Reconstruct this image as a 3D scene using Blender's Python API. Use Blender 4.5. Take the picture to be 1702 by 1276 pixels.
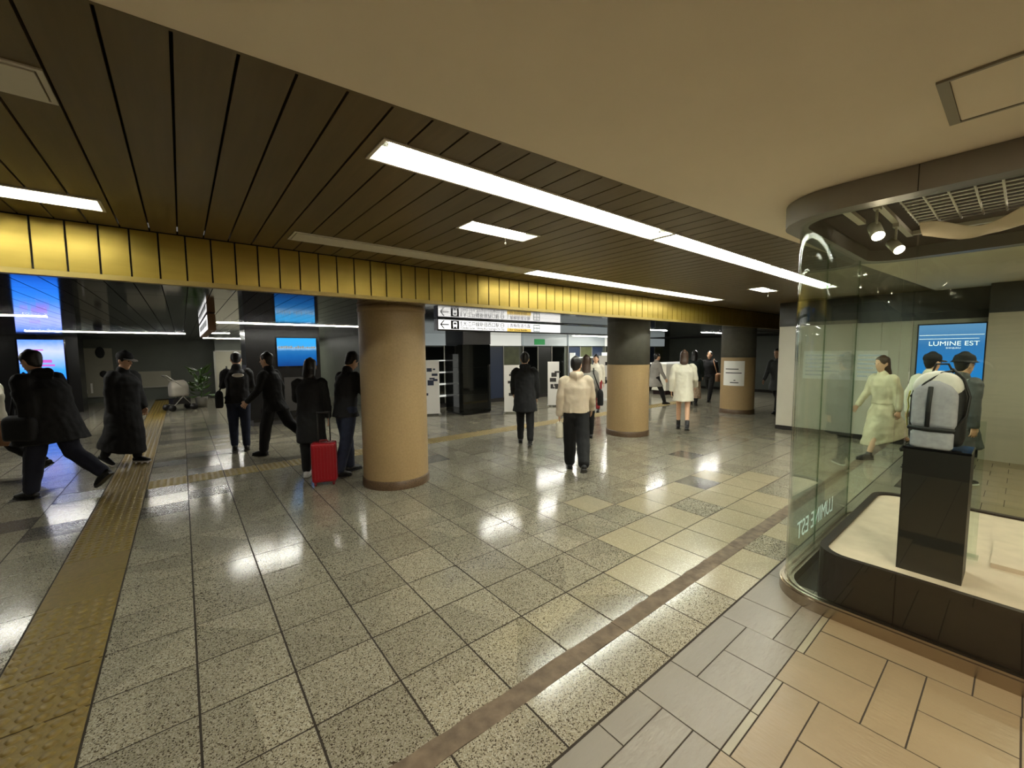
import bpy, math, random
from mathutils import Vector, Matrix

# ------------------------------------------------------------------ clear
for o in list(bpy.data.objects):
    bpy.data.objects.remove(o, do_unlink=True)
SC = bpy.context.scene
COL = SC.collection
random.seed(7)

# ------------------------------------------------------------------ camera
EYE = 1.653
FPX = 682.8                      # focal length in pixels of the 1702 px wide frame
YAW, PITCH, ROLL = math.radians(38.734), math.radians(4.466), math.radians(0.485)
fwd = Vector((math.sin(YAW) * math.cos(PITCH), math.cos(YAW) * math.cos(PITCH), -math.sin(PITCH)))
rgt = Vector((math.cos(YAW), -math.sin(YAW), 0))
dwn = fwd.cross(rgt)
r2 = rgt * math.cos(ROLL) + dwn * math.sin(ROLL)
d2 = -rgt * math.sin(ROLL) + dwn * math.cos(ROLL)
cam_data = bpy.data.cameras.new("camera")
cam_data.sensor_width = 36.0
cam_data.lens = FPX / 1702.0 * 36.0
cam_data.clip_start = 0.02
cam_data.clip_end = 200
cam = bpy.data.objects.new("camera", cam_data)
COL.objects.link(cam)
up2 = -d2
bk = -fwd
cam.matrix_world = Matrix(((r2.x, up2.x, bk.x, 0), (r2.y, up2.y, bk.y, 0), (r2.z, up2.z, bk.z, EYE), (0, 0, 0, 1)))
SC.camera = cam

# ------------------------------------------------------------------ world, exposure
w = bpy.data.worlds.new("world")
SC.world = w
w.use_nodes = True
w.node_tree.nodes["Background"].inputs[0].default_value = (0.9, 0.85, 0.75, 1)
w.node_tree.nodes["Background"].inputs[1].default_value = 0.05
SC.view_settings.view_transform = 'Standard'
SC.view_settings.look = 'None'
SC.view_settings.gamma = 1.0
SC.view_settings.use_curve_mapping = False
SC.view_settings.exposure = 1.6
SC.cycles.transparent_max_bounces = 24
SC.cycles.max_bounces = 7
SC.cycles.diffuse_bounces = 4
SC.cycles.glossy_bounces = 4
TUBE_POWER = 26.0        # ceiling tubes
LINE_POWER = 40.0         # slim lamps of the mirror ceiling
WARM_POWER = 19.0        # watts of each shop downlight
SPOT_POWER = 8.0        # watts of each showcase spotlight

# ------------------------------------------------------------------ materials
MAT = {}


def srgb(r, g, b):
    f = lambda c: (c / 255 / 12.92) if c / 255 <= 0.04045 else ((c / 255 + 0.055) / 1.055) ** 2.4
    return (f(r), f(g), f(b), 1.0)


def mat(name, rgb, rough=0.6, metal=0.0, spec=0.5, noise=0.0, nscale=20.0, bump=0.0, bscale=60.0, emit=None, estr=0.0, coat=0.0, stretch=None):
    if name in MAT:
        return MAT[name]
    m = bpy.data.materials.new(name)
    m.use_nodes = True
    nt = m.node_tree
    b = nt.nodes["Principled BSDF"]
    c = srgb(*rgb)
    b.inputs["Base Color"].default_value = c
    b.inputs["Roughness"].default_value = rough
    b.inputs["Metallic"].default_value = metal
    b.inputs["Specular IOR Level"].default_value = spec
    b.inputs["Coat Weight"].default_value = coat
    if noise or bump:
        g = nt.nodes.new("ShaderNodeNewGeometry")
        mp = nt.nodes.new("ShaderNodeMapping")
        if stretch:
            mp.inputs["Scale"].default_value = stretch
        nt.links.new(g.outputs["Position"], mp.inputs["Vector"])
    if noise:
        n = nt.nodes.new("ShaderNodeTexNoise")
        n.inputs["Scale"].default_value = nscale
        n.inputs["Detail"].default_value = 4
        nt.links.new(mp.outputs["Vector"], n.inputs["Vector"])
        r = nt.nodes.new("ShaderNodeValToRGB")
        r.color_ramp.elements[0].position = 0.3
        r.color_ramp.elements[1].position = 0.7
        r.color_ramp.elements[0].color = tuple(max(0, v * (1 - noise)) for v in c[:3]) + (1,)
        r.color_ramp.elements[1].color = tuple(min(1, v * (1 + noise)) for v in c[:3]) + (1,)
        nt.links.new(n.outputs["Fac"], r.inputs["Fac"])
        nt.links.new(r.outputs["Color"], b.inputs["Base Color"])
    if bump:
        n2 = nt.nodes.new("ShaderNodeTexNoise")
        n2.inputs["Scale"].default_value = bscale
        n2.inputs["Detail"].default_value = 2
        nt.links.new(mp.outputs["Vector"], n2.inputs["Vector"])
        bp = nt.nodes.new("ShaderNodeBump")
        bp.inputs["Strength"].default_value = bump
        bp.inputs["Distance"].default_value = 0.01
        nt.links.new(n2.outputs["Fac"], bp.inputs["Height"])
        nt.links.new(bp.outputs["Normal"], b.inputs["Normal"])
    if emit is not None:
        b.inputs["Emission Color"].default_value = srgb(*emit)
        b.inputs["Emission Strength"].default_value = estr
    MAT[name] = m
    return m


def terrazzo(name, base, chip_d, chip_l, rough=0.16, amount=0.5, vary=0.16):
    m = bpy.data.materials.new(name)
    m.use_nodes = True
    nt = m.node_tree
    L = nt.links.new
    b = nt.nodes["Principled BSDF"]
    g = nt.nodes.new("ShaderNodeNewGeometry")
    v = nt.nodes.new("ShaderNodeTexVoronoi")
    v.inputs["Scale"].default_value = 205
    L(g.outputs["Position"], v.inputs["Vector"])
    sp = nt.nodes.new("ShaderNodeSeparateColor")
    L(v.outputs["Color"], sp.inputs["Color"])
    ramp = nt.nodes.new("ShaderNodeValToRGB")
    ramp.color_ramp.interpolation = 'CONSTANT'
    e = ramp.color_ramp.elements
    e[0].position = 0.0
    e[0].color = srgb(*chip_d)
    e[1].position = 0.16 * amount * 2
    e[1].color = srgb(*base)
    e2 = e.new(1.0 - 0.28 * amount * 2)
    e2.color = srgb(*chip_l)
    L(sp.outputs["Red"], ramp.inputs["Fac"])
    # slight difference from tile to tile
    sn = nt.nodes.new("ShaderNodeVectorMath")
    sn.operation = 'SUBTRACT'
    sn.inputs[1].default_value = (1.5753, 1.889, 0)
    L(g.outputs["Position"], sn.inputs[0])
    dv = nt.nodes.new("ShaderNodeVectorMath")
    dv.operation = 'SCALE'
    dv.inputs["Scale"].default_value = 2.5
    L(sn.outputs["Vector"], dv.inputs[0])
    fl = nt.nodes.new("ShaderNodeVectorMath")
    fl.operation = 'FLOOR'
    L(dv.outputs["Vector"], fl.inputs[0])
    fm = nt.nodes.new("ShaderNodeVectorMath")
    fm.operation = 'MULTIPLY'
    fm.inputs[1].default_value = (1, 1, 0)
    L(fl.outputs["Vector"], fm.inputs[0])
    wn = nt.nodes.new("ShaderNodeTexWhiteNoise")
    wn.noise_dimensions = '3D'
    L(fm.outputs["Vector"], wn.inputs["Vector"])
    mr = nt.nodes.new("ShaderNodeMapRange")
    mr.inputs["To Min"].default_value = 1 - vary
    mr.inputs["To Max"].default_value = 1 + vary
    L(wn.outputs["Value"], mr.inputs["Value"])
    hs = nt.nodes.new("ShaderNodeHueSaturation")
    L(mr.outputs["Result"], hs.inputs["Value"])
    L(ramp.outputs["Color"], hs.inputs["Color"])
    L(hs.outputs["Color"], b.inputs["Base Color"])
    b.inputs["Roughness"].default_value = rough
    b.inputs["Specular IOR Level"].default_value = 0.6
    n = nt.nodes.new("ShaderNodeTexNoise")
    n.inputs["Scale"].default_value = 9
    L(g.outputs["Position"], n.inputs["Vector"])
    bp = nt.nodes.new("ShaderNodeBump")
    bp.inputs["Strength"].default_value = 0.12
    bp.inputs["Distance"].default_value = 0.004
    L(n.outputs["Fac"], bp.inputs["Height"])
    L(bp.outputs["Normal"], b.inputs["Normal"])
    MAT[name] = m
    return m


def emit_mat(name, rgb, strength):
    if name in MAT:
        return MAT[name]
    m = bpy.data.materials.new(name)
    m.use_nodes = True
    nt = m.node_tree
    nt.nodes.remove(nt.nodes["Principled BSDF"])
    e = nt.nodes.new("ShaderNodeEmission")
    e.inputs[0].default_value = srgb(*rgb)
    e.inputs[1].default_value = strength
    nt.links.new(e.outputs[0], nt.nodes["Material Output"].inputs[0])
    MAT[name] = m
    return m


def glass_mat(name, tint, refl=1.0, rough=0.0):
    """thin sheet of glass: clear tinted transmission plus a fresnel mirror"""
    m = bpy.data.materials.new(name)
    m.use_nodes = True
    nt = m.node_tree
    nt.nodes.remove(nt.nodes["Principled BSDF"])
    t = nt.nodes.new("ShaderNodeBsdfTransparent")
    t.inputs[0].default_value = srgb(*tint)
    g = nt.nodes.new("ShaderNodeBsdfGlossy")
    g.inputs["Roughness"].default_value = rough
    # Schlick reflectance, the same from either side of the sheet
    lw = nt.nodes.new("ShaderNodeLayerWeight")
    lw.inputs["Blend"].default_value = 0.5
    pw = nt.nodes.new("ShaderNodeMath")
    pw.operation = 'POWER'
    pw.inputs[1].default_value = 5.0
    nt.links.new(lw.outputs["Facing"], pw.inputs[0])
    mu = nt.nodes.new("ShaderNodeMath")
    mu.operation = 'MULTIPLY_ADD'
    mu.inputs[1].default_value = 0.96
    mu.inputs[2].default_value = 0.045 * refl
    mu.use_clamp = True
    nt.links.new(pw.outputs[0], mu.inputs[0])
    mx = nt.nodes.new("ShaderNodeMixShader")
    nt.links.new(mu.outputs[0], mx.inputs[0])
    nt.links.new(t.outputs[0], mx.inputs[1])
    nt.links.new(g.outputs[0], mx.inputs[2])
    nt.links.new(mx.outputs[0], nt.nodes["Material Output"].inputs[0])
    MAT[name] = m
    return m


def gradient_screen(name, stops, z0, z1, strength, noise_mix=0.0):
    """a lit display whose picture is bands of colour up its height"""
    m = bpy.data.materials.new(name)
    m.use_nodes = True
    nt = m.node_tree
    nt.nodes.remove(nt.nodes["Principled BSDF"])
    L = nt.links.new
    g = nt.nodes.new("ShaderNodeNewGeometry")
    s = nt.nodes.new("ShaderNodeSeparateXYZ")
    L(g.outputs["Position"], s.inputs[0])
    mr = nt.nodes.new("ShaderNodeMapRange")
    mr.inputs["From Min"].default_value = z0
    mr.inputs["From Max"].default_value = z1
    L(s.outputs["Z"], mr.inputs["Value"])
    last = mr.outputs["Result"]
    if noise_mix:
        n = nt.nodes.new("ShaderNodeTexNoise")
        n.inputs["Scale"].default_value = 7
        n.inputs["Detail"].default_value = 5
        L(g.outputs["Position"], n.inputs["Vector"])
        a = nt.nodes.new("ShaderNodeMath")
        a.operation = 'MULTIPLY_ADD'
        a.inputs[1].default_value = noise_mix
        L(n.outputs["Fac"], a.inputs[0])
        L(last, a.inputs[2])
        a2 = nt.nodes.new("ShaderNodeMath")
        a2.operation = 'SUBTRACT'
        a2.inputs[1].default_value = noise_mix * 0.5
        L(a.outputs[0], a2.inputs[0])
        last = a2.outputs[0]
    r = nt.nodes.new("ShaderNodeValToRGB")
    els = r.color_ramp.elements
    els[0].position, els[0].color = stops[0][0], srgb(*stops[0][1])
    els[1].position, els[1].color = stops[-1][0], srgb(*stops[-1][1])
    for p, c in stops[1:-1]:
        q = els.new(p)
        q.color = srgb(*c)
    L(last, r.inputs["Fac"])
    e = nt.nodes.new("ShaderNodeEmission")
    e.inputs[1].default_value = strength
    L(r.outputs["Color"], e.inputs[0])
    L(e.outputs[0], nt.nodes["Material Output"].inputs[0])
    MAT[name] = m
    return m


terrazzo("terrazzo", (135, 129, 110), (66, 58, 46), (156, 152, 136), rough=0.14, amount=0.5)
terrazzo("terrazzo_cream", (152, 143, 118), (138, 128, 104), (172, 164, 138), rough=0.22, amount=0.22, vary=0.05)
terrazzo("terrazzo_dark", (92, 88, 80), (62, 58, 52), (116, 112, 102), rough=0.18, amount=0.5, vary=0.08)
mat("grout", (40, 33, 22), 0.9)
mat("strip_concrete", (98, 84, 66), 0.75, noise=0.35, nscale=14, bump=0.3, bscale=40)
mat("tactile_yellow", (112, 94, 40), 0.42, noise=0.16, nscale=30, bump=0.1)
mat("tactile_olive", (138, 120, 66), 0.4, noise=0.2, nscale=30, bump=0.1)
mat("shop_tile_grey", (112, 105, 91), 0.32, noise=0.07, nscale=3.5, bump=0.25, bscale=55, stretch=(0.3, 1, 1))
mat("shop_tile_warm", (124, 109, 82), 0.34, noise=0.07, nscale=3.5, bump=0.2, bscale=55, stretch=(1, 0.3, 1))
mat("shop_tile_strip", (128, 121, 98), 0.35, noise=0.08, nscale=6)
mat("bronze_slat", (112, 96, 64), 0.42, metal=0.35, noise=0.07, nscale=6, stretch=(6, 0.4, 1))
mat("slat_gap", (16, 12, 6), 0.9)
mat("gold_panel", (170, 144, 64), 0.34, metal=0.6, noise=0.05, nscale=5, stretch=(0.6, 1, 5))
mat("gold_trim", (160, 138, 76), 0.4, metal=0.4)
mat("mirror_panel", (112, 104, 94), 0.07, metal=1.0, bump=0.05, bscale=2.2)
mat("ceiling_paint", (240, 225, 198), 0.85, noise=0.015, nscale=4)
mat("white_metal", (214, 206, 188), 0.45)
mat("hatch_frame", (150, 140, 120), 0.5)
mat("reflector_white", (240, 240, 234), 0.35)
mat("socket_grey", (150, 146, 138), 0.4)
emit_mat("tube_light", (250, 255, 244), TUBE_POWER)
emit_mat("line_light", (255, 253, 242), LINE_POWER)
emit_mat("spot_glow", (255, 232, 200), 26.0)
mat("column_stone", (160, 134, 93), 0.5, noise=0.09, nscale=46, bump=0.15, bscale=120)
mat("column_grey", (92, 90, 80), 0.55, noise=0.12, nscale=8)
mat("column_base", (88, 68, 46), 0.4, noise=0.5, nscale=90)
mat("dark_wall", (84, 88, 78), 0.5, noise=0.15, nscale=1.2)
mat("pale_wall", (150, 146, 128), 0.6, noise=0.06, nscale=2)
mat("hoarding_white", (200, 196, 180), 0.55, noise=0.04, nscale=2)
mat("wall_taupe", (166, 156, 140), 0.6, noise=0.05, nscale=5, stretch=(1, 0.3, 6))
mat("dark_grey_metal", (52, 50, 48), 0.35, metal=0.4)
mat("black_gloss", (16, 16, 18), 0.12, coat=0.3)
mat("black_matt", (22, 19, 18), 0.5)
mat("black_glass", (10, 12, 11), 0.05)
mat("steel", (176, 164, 148), 0.22, metal=1.0)
mat("header_metal", (138, 132, 122), 0.45, metal=0.3, noise=0.05, nscale=5)
mat("brown_lacquer", (30, 15, 14), 0.5, spec=0.25)
mat("display_floor", (214, 192, 174), 0.7, noise=0.08, nscale=9)
mat("wire_white", (248, 242, 232), 0.5)
mat("recess_brown", (62, 48, 40), 0.8)
mat("fabric_cream", (222, 202, 178), 0.85)
mat("sign_white", (250, 250, 248), 0.5, emit=(250, 250, 248), estr=0.42)
mat("sign_yellow", (250, 214, 110), 0.5, emit=(250, 214, 110), estr=0.3)
mat("sign_dim", (150, 156, 156), 0.3, emit=(170, 180, 180), estr=0.14)
mat("sign_black", (14, 14, 16), 0.5)
mat("sign_purple", (96, 60, 110), 0.5)
mat("sign_green", (30, 120, 84), 0.5)
mat("brown_end", (140, 104, 72), 0.5)
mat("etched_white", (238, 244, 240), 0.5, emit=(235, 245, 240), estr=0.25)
mat("paper_white", (232, 230, 222), 0.7)
mat("ink_black", (24, 24, 24), 0.7)
glass_mat("clear_glass", (246, 251, 247), 1.0)
glass_mat("edge_glass", (186, 214, 188), 1.6)
gradient_screen("screen_blue", [(0.0, (20, 60, 120)), (0.35, (24, 92, 160)), (0.55, (40, 110, 170)), (0.66, (140, 190, 230)), (0.72, (60, 160, 225)), (1.0, (50, 165, 235))], 1.36, 2.02, 0.42, 0.12)
gradient_screen("screen_pale", [(0.0, (24, 90, 205)), (0.45, (40, 120, 225)), (0.62, (110, 140, 225)), (0.8, (150, 158, 228)), (1.0, (60, 110, 215))], 0.55, 2.1, 0.8, 0.1)
gradient_screen("poster_blue", [(0.0, (40, 150, 235)), (0.5, (44, 140, 225)), (0.8, (64, 132, 205)), (1.0, (110, 160, 215))], 0.58, 1.98, 0.36, 0.05)


# ------------------------------------------------------------------ mesh builder
class MB:
    def __init__(s):
        s.v, s.f, s.sm = [], [], []

    def add(s, vs, fs, smooth=False):
        n = len(s.v)
        s.v += [tuple(p) for p in vs]
        for f in fs:
            s.f.append(tuple(i + n for i in f))
            s.sm.append(smooth)

    def box(s, x0, x1, y0, y1, z0, z1):
        s.add([(x0, y0, z0), (x1, y0, z0), (x1, y1, z0), (x0, y1, z0), (x0, y0, z1), (x1, y0, z1), (x1, y1, z1), (x0, y1, z1)],
              [(0, 3, 2, 1), (4, 5, 6, 7), (0, 1, 5, 4), (1, 2, 6, 5), (2, 3, 7, 6), (3, 0, 4, 7)])
        return s

    def cbox(s, x0, x1, y0, y1, z0, z1, c=0.002):
        """box whose top edge is chamfered"""
        s.add([(x0, y0, z0), (x1, y0, z0), (x1, y1, z0), (x0, y1, z0), (x0, y0, z1 - c), (x1, y0, z1 - c), (x1, y1, z1 - c), (x0, y1, z1 - c),
               (x0 + c, y0 + c, z1), (x1 - c, y0 + c, z1), (x1 - c, y1 - c, z1), (x0 + c, y1 - c, z1)],
              [(0, 1, 5, 4), (1, 2, 6, 5), (2, 3, 7, 6), (3, 0, 4, 7), (4, 5, 9, 8), (5, 6, 10, 9), (6, 7, 11, 10), (7, 4, 8, 11), (8, 9, 10, 11), (0, 3, 2, 1)])
        return s

    def prism(s, poly, z0, z1, smooth=False):
        n = len(poly)
        s.add([(x, y, z0) for x, y in poly] + [(x, y, z1) for x, y in poly],
              [tuple(range(n - 1, -1, -1)), tuple(range(n, 2 * n))])
        k = len(s.v) - 2 * n
        for i in range(n):
            j = (i + 1) % n
            s.f.append((k + i, k + j, k + n + j, k + n + i))
            s.sm.append(smooth)
        return s

    def lathe(s, prof, cx, cy, n=32, smooth=True):
        vs, fs = [], []
        for r, z in prof:
            for i in range(n):
                a = 2 * math.pi * i / n
                vs.append((cx + r * math.cos(a), cy + r * math.sin(a), z))
        for k in range(len(prof) - 1):
            for i in range(n):
                j = (i + 1) % n
                fs.append((k * n + i, k * n + j, (k + 1) * n + j, (k + 1) * n + i))
        s.add(vs, fs, smooth)
        return s

    def tube(s, pts, ra, rb=None, lat=None, n=12, cap=True, smooth=True):
        """loft of ellipses along a path; ra along lat, rb across"""
        pts = [Vector(p) for p in pts]
        if not isinstance(ra, (list, tuple)):
            ra = [ra] * len(pts)
        if rb is None:
            rb = ra
        if not isinstance(rb, (list, tuple)):
            rb = [rb] * len(pts)
        ra, rb = list(ra), list(rb)
        if cap:
            t0 = (pts[1] - pts[0]).normalized()
            t1 = (pts[-1] - pts[-2]).normalized()
            m0, m1 = min(ra[0], rb[0]), min(ra[-1], rb[-1])
            pts = [pts[0] - t0 * m0 * 0.62, pts[0] - t0 * m0 * 0.42] + pts + [pts[-1] + t1 * m1 * 0.42, pts[-1] + t1 * m1 * 0.62]
            ra = [ra[0] * 0.22, ra[0] * 0.72] + ra + [ra[-1] * 0.72, ra[-1] * 0.22]
            rb = [rb[0] * 0.22, rb[0] * 0.72] + rb + [rb[-1] * 0.72, rb[-1] * 0.22]
        N = len(pts)
        vs, fs = [], []
        lat0 = Vector(lat) if lat is not None else None
        u = None
        for k in range(N):
            t = (pts[min(k + 1, N - 1)] - pts[max(k - 1, 0)])
            t = t.normalized() if t.length > 1e-9 else Vector((0, 0, 1))
            ref = lat0 if lat0 is not None else (u if u is not None else (Vector((1, 0, 0)) if abs(t.x) < 0.9 else Vector((0, 1, 0))))
            u = ref - t * ref.dot(t)
            if u.length < 1e-6:
                u = t.orthogonal()
            u.normalize()
            v = t.cross(u)
            for i in range(n):
                a = 2 * math.pi * i / n
                vs.append(pts[k] + u * (ra[k] * math.cos(a)) + v * (rb[k] * math.sin(a)))
        for k in range(N - 1):
            for i in range(n):
                j = (i + 1) % n
                fs.append((k * n + i, k * n + j, (k + 1) * n + j, (k + 1) * n + i))
        fs.append(tuple(range(n - 1, -1, -1)))
        fs.append(tuple(range((N - 1) * n, N * n)))
        s.add(vs, fs, smooth)
        return s

    def ellipsoid(s, c, r, n=12, m=8):
        c = Vector(c)
        vs, fs = [], []
        for k in range(1, m):
            th = math.pi * k / m
            for i in range(n):
                a = 2 * math.pi * i / n
                vs.append((c.x + r[0] * math.sin(th) * math.cos(a), c.y + r[1] * math.sin(th) * math.sin(a), c.z - r[2] * math.cos(th)))
        vs += [(c.x, c.y, c.z - r[2]), (c.x, c.y, c.z + r[2])]
        for k in range(m - 2):
            for i in range(n):
                j = (i + 1) % n
                fs.append((k * n + i, k * n + j, (k + 1) * n + j, (k + 1) * n + i))
        b, t = (m - 1) * n, (m - 1) * n + 1
        for i in range(n):
            j = (i + 1) % n
            fs.append((b, j, i))
            fs.append((t, (m - 2) * n + i, (m - 2) * n + j))
        s.add(vs, fs, True)
        return s

    def mesh(s, name):
        me = bpy.data.meshes.new(name)
        me.from_pydata(s.v, [], s.f)
        me.polygons.foreach_set("use_smooth", s.sm)
        me.update()
        return me

    def build(s, name, material, parent=None, loc=None):
        return place(name, s.mesh(name), material, parent, loc)


def place(name, me, material, parent=None, loc=None):
    if material is not None and not me.materials:
        me.materials.append(MAT[material])
    o = bpy.data.objects.new(name, me)
    COL.objects.link(o)
    if parent is not None:
        o.parent = parent
    if loc is not None:
        o.location = loc
    return o


def tag(o, label, cat, group=None, kind=None):
    o["label"] = label
    o["category"] = cat
    if group:
        o["group"] = group
    if kind:
        o["kind"] = kind
    return o


def empty(name, loc=(0, 0, 0), rz=0.0):
    o = bpy.data.objects.new(name, None)
    COL.objects.link(o)
    o.location = loc
    o.rotation_euler = (0, 0, rz)
    o.empty_display_size = 0.1
    return o


def struct(name, mb, material, label, cat):
    o = mb.build(name, material) if mb is not None else empty(name)
    return tag(o, label, cat, kind="structure")


def text(body, size, loc, xdir, ydir, material, parent, name="lettering", extrude=0.001, width=None, align='LEFT'):
    """flat lettering as a mesh; loc is the baseline start"""
    cu = bpy.data.curves.new("lettering_curve", 'FONT')
    cu.body = body
    cu.size = size
    cu.extrude = extrude
    cu.align_x = align
    tmp = bpy.data.objects.new("lettering_tmp", cu)
    COL.objects.link(tmp)
    bpy.context.view_layer.update()
    dg = bpy.context.evaluated_depsgraph_get()
    me = bpy.data.meshes.new_from_object(tmp.evaluated_get(dg))
    bpy.data.objects.remove(tmp, do_unlink=True)
    bpy.data.curves.remove(cu)
    x, y = Vector(xdir).normalized(), Vector(ydir).normalized()
    z = x.cross(y)
    sx = 1.0
    if width and len(me.vertices):
        xs = [v.co.x for v in me.vertices]
        sx = width / max(1e-6, max(xs) - min(xs))
    M = Matrix(((x.x, y.x, z.x, loc[0]), (x.y, y.y, z.y, loc[1]), (x.z, y.z, z.z, loc[2]), (0, 0, 0, 1))) @ Matrix.Diagonal((sx, 1, 1, 1))
    me.transform(M)
    me.materials.clear()
    return place(name, me, material, parent)

# ================================================================== SETTING
# ------------------------------------------------------------------ floor
T = 0.4
OX, OY = 1.5753, 1.889
floor = struct("floor", MB().box(-9, 19, -4.2, 21.5, -0.12, -0.002), "grout", "terrazzo tiled concourse floor with dark joints", "floor")

CREAM = {(3, 0), (3, -1), (2, -1), (4, -1), (6, -1), (7, 1), (5, 0), (5, 1), (4, 0), (5, -1), (8, 0), (9, 0), (7, 0), (6, 1), (9, 1), (10, 0), (8, -1), (7, -1), (4, 2)}
DARK = {(-8, 10), (-7, 9), (-5, 9), (-4, 10), (8, 1), (-5, 11), (-4, 13), (-3, 16), (-7, 12), (-5, 15), (-4, 16), (-5, 20), (-4, 20), (-3, 20), (-5, 23), (-4, 23), (-3, 24), (-5, 25), (-8, 13), (-3, 23), (-2, 20), (3, 9), (11, 3)}
gap = 0.0048


def tile_mesh(lx, ly, name="tile"):
    return MB().cbox(-lx / 2 + gap, lx / 2 - gap, -ly / 2 + gap, ly / 2 - gap, -0.012, 0.0, 0.0006).mesh(name)


tile_me = {}
for k in ("terrazzo", "terrazzo_cream", "terrazzo_dark"):
    tile_me[k] = tile_mesh(T, T)
    tile_me[k].materials.append(MAT[k])
    tile_me[k + "_cut"] = tile_mesh(T, 0.29)
    tile_me[k + "_cut"].materials.append(MAT[k])
cells = []
for i in range(-20, 40):
    for j in range(-1, 48):
        if i == -6 or (j == 12 and -5 <= i <= 26):
            continue
        cx, cy = OX + (i + 0.5) * T, OY + (j + 0.5) * T
        if cx < -8.6 or cx > 18.6 or cy > 21.2:
            continue
        d = Vector((cx, cy, 0)) - Vector((0, 0, EYE))
        dep = d.dot(fwd)
        lat = d.dot(rgt)
        vis = dep > 0.6 and abs(lat) < dep * 1.28 + 0.3 and d.length < 30
        cells.append((i, j, cx, cy, d.length if vis else 99 + d.length))
cells.sort(key=lambda c: c[4])
rt = random.Random(3)
far_mb = {"terrazzo": MB(), "terrazzo_cream": MB(), "terrazzo_dark": MB()}
for n, (i, j, cx, cy, dist) in enumerate(cells):
    k = "terrazzo_cream" if (i, j) in CREAM else "terrazzo_dark" if (i, j) in DARK else "terrazzo"
    ax, ay = (max(-0.0042, min(0.0042, rt.gauss(0, 0.0022))) for _ in "ab")
    if n < 288:
        o = place("floor_tile", tile_me[k], None, floor, (cx, cy, 0))
        o.rotation_euler = (ax, ay, 0)
    else:
        h = T / 2 - gap
        m = far_mb[k]
        m.add([(cx + a * h, cy + b * h, a * h * -ay + b * h * ax) for a, b in ((-1, -1), (1, -1), (1, 1), (-1, 1))], [(0, 1, 2, 3)])
for k, m in far_mb.items():
    if m.v:
        o = m.build("floor_tile_field", k, floor)
        o["kind"] = "stuff"
# cut row between the repair strip and the shop floor
for i in range(-3, 20):
    o = place("floor_tile", tile_me["terrazzo_cut" if i not in (3, 4, 6) else "terrazzo_cream_cut"], None, floor, (OX + (i + 0.5) * T, 1.247, 0))
    o.rotation_euler = (rt.uniform(-0.004, 0.004), rt.uniform(-0.004, 0.004), 0)
# repair strip of brown screed with a ragged edge
rs = random.Random(11)
x = 0.2
while x < 9.6:
    ln = rs.uniform(1.4, 2.2)
    m = MB()
    top, bot = [], []
    q = x
    while q < x + ln - 0.004:
        top.append((q, 1.497 + rs.uniform(-0.004, 0.006)))
        bot.append((q, 1.389 + rs.uniform(-0.004, 0.003)))
        q += 0.09
    e = x + ln - 0.004
    top.append((e, 1.497))
    bot.append((e, 1.389))
    m.prism(bot + top[::-1], -0.012, 0.0006)
    m.build("repair_strip", "strip_concrete", floor)
    x += ln
# shop floor: slate tiles in a broken bond, (x0, x1, y0, y1, colour)
A, B, S_ = "shop_tile_grey", "shop_tile_warm", "shop_tile_strip"
SHOP = [(1.06, 1.357, .963, 1.097, A), (1.357, 1.653, .963, 1.097, A), (1.053, 1.653, .816, .963, A), (1.39, 1.653, .70, .816, A), (1.05, 1.39, .70, .816, A),
        (1.653, 1.952, .70, 1.097, A), (1.952, 2.546, .953, 1.097, A), (1.952, 2.252, .70, .953, A), (2.252, 2.55, .70, .953, A),
        (2.546, 2.847, .813, 1.097, A), (2.55, 3.045, .70, .813, A), (2.847, 3.3, .813, 1.097, A), (3.045, 3.3, .70, .813, A),
        (3.3, 3.9, .953, 1.097, A), (3.9, 4.5, .953, 1.097, A), (4.5, 5.1, .953, 1.097, A), (5.1, 5.4, .70, 1.097, A), (5.4, 6.0, .90, 1.097, A), (6.0, 6.6, .80, 1.097, A), (6.6, 7.2, .90, 1.097, A), (7.2, 7.8, .80, 1.097, A), (7.8, 8.4, .90, 1.097, A), (8.4, 9.2, .80, 1.097, A),
        (1.655, 1.95, .664, .70, S_), (1.95, 2.25, .664, .70, S_), (2.553, 3.02, .664, .70, S_), (3.02, 3.3, .664, .70, S_),
        (1.25, 1.655, .516, .70, B), (1.655, 2.25, .516, .664, B), (2.25, 2.553, .367, .70, B), (2.553, 2.846, .367, .664, B),
        (1.95, 2.25, .12, .516, B), (1.65, 1.95, .12, .516, B), (1.35, 1.65, .2, .516, B), (2.25, 2.846, .22, .367, B), (2.25, 2.546, -.08, .22, B), (2.546, 2.85, -.08, .22, B),
        (2.85, 3.3, .067, .664, B), (2.85, 3.3, -.083, .067, B), (1.95, 2.25, -.18, .12, B), (2.25, 2.85, -.23, -.08, B), (2.85, 3.3, -.38, -.083, B), (2.25, 2.55, -.53, -.23, B), (2.55, 2.85, -.53, -.23, B), (1.65, 1.95, -.18, .12, B)]
for c in range(8):                     # plain run of the same tiles towards the shop doorway
    x0 = -1.35 + c * 0.3
    for q, (ya, yb) in enumerate(((0.70, 1.097), (0.40, 0.70), (0.10, 0.40), (-0.20, 0.10), (-0.50, -0.20))):
        SHOP.append((x0, min(x0 + 0.3, 1.05), ya, yb, A if q == 0 else B))
xx = 5.1
for c in range(14):
    yy = -1.6
    while yy < 0.70:
        h = 0.3 if (c + int(yy * 10)) % 2 else 0.15
        y1 = min(yy + h, 0.70)
        SHOP.append((xx, xx + 0.3, yy, y1, B))
        yy = y1
    xx += 0.3
for (x0, x1, y0, y1, k) in SHOP:
    g = 0.003
    m = MB().cbox(x0 + g, x1 - g, y0 + g, y1 - g, -0.012, rt.uniform(-0.0004, 0.0004), 0.0006)
    m.build("shop_tile", k, floor)
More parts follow.
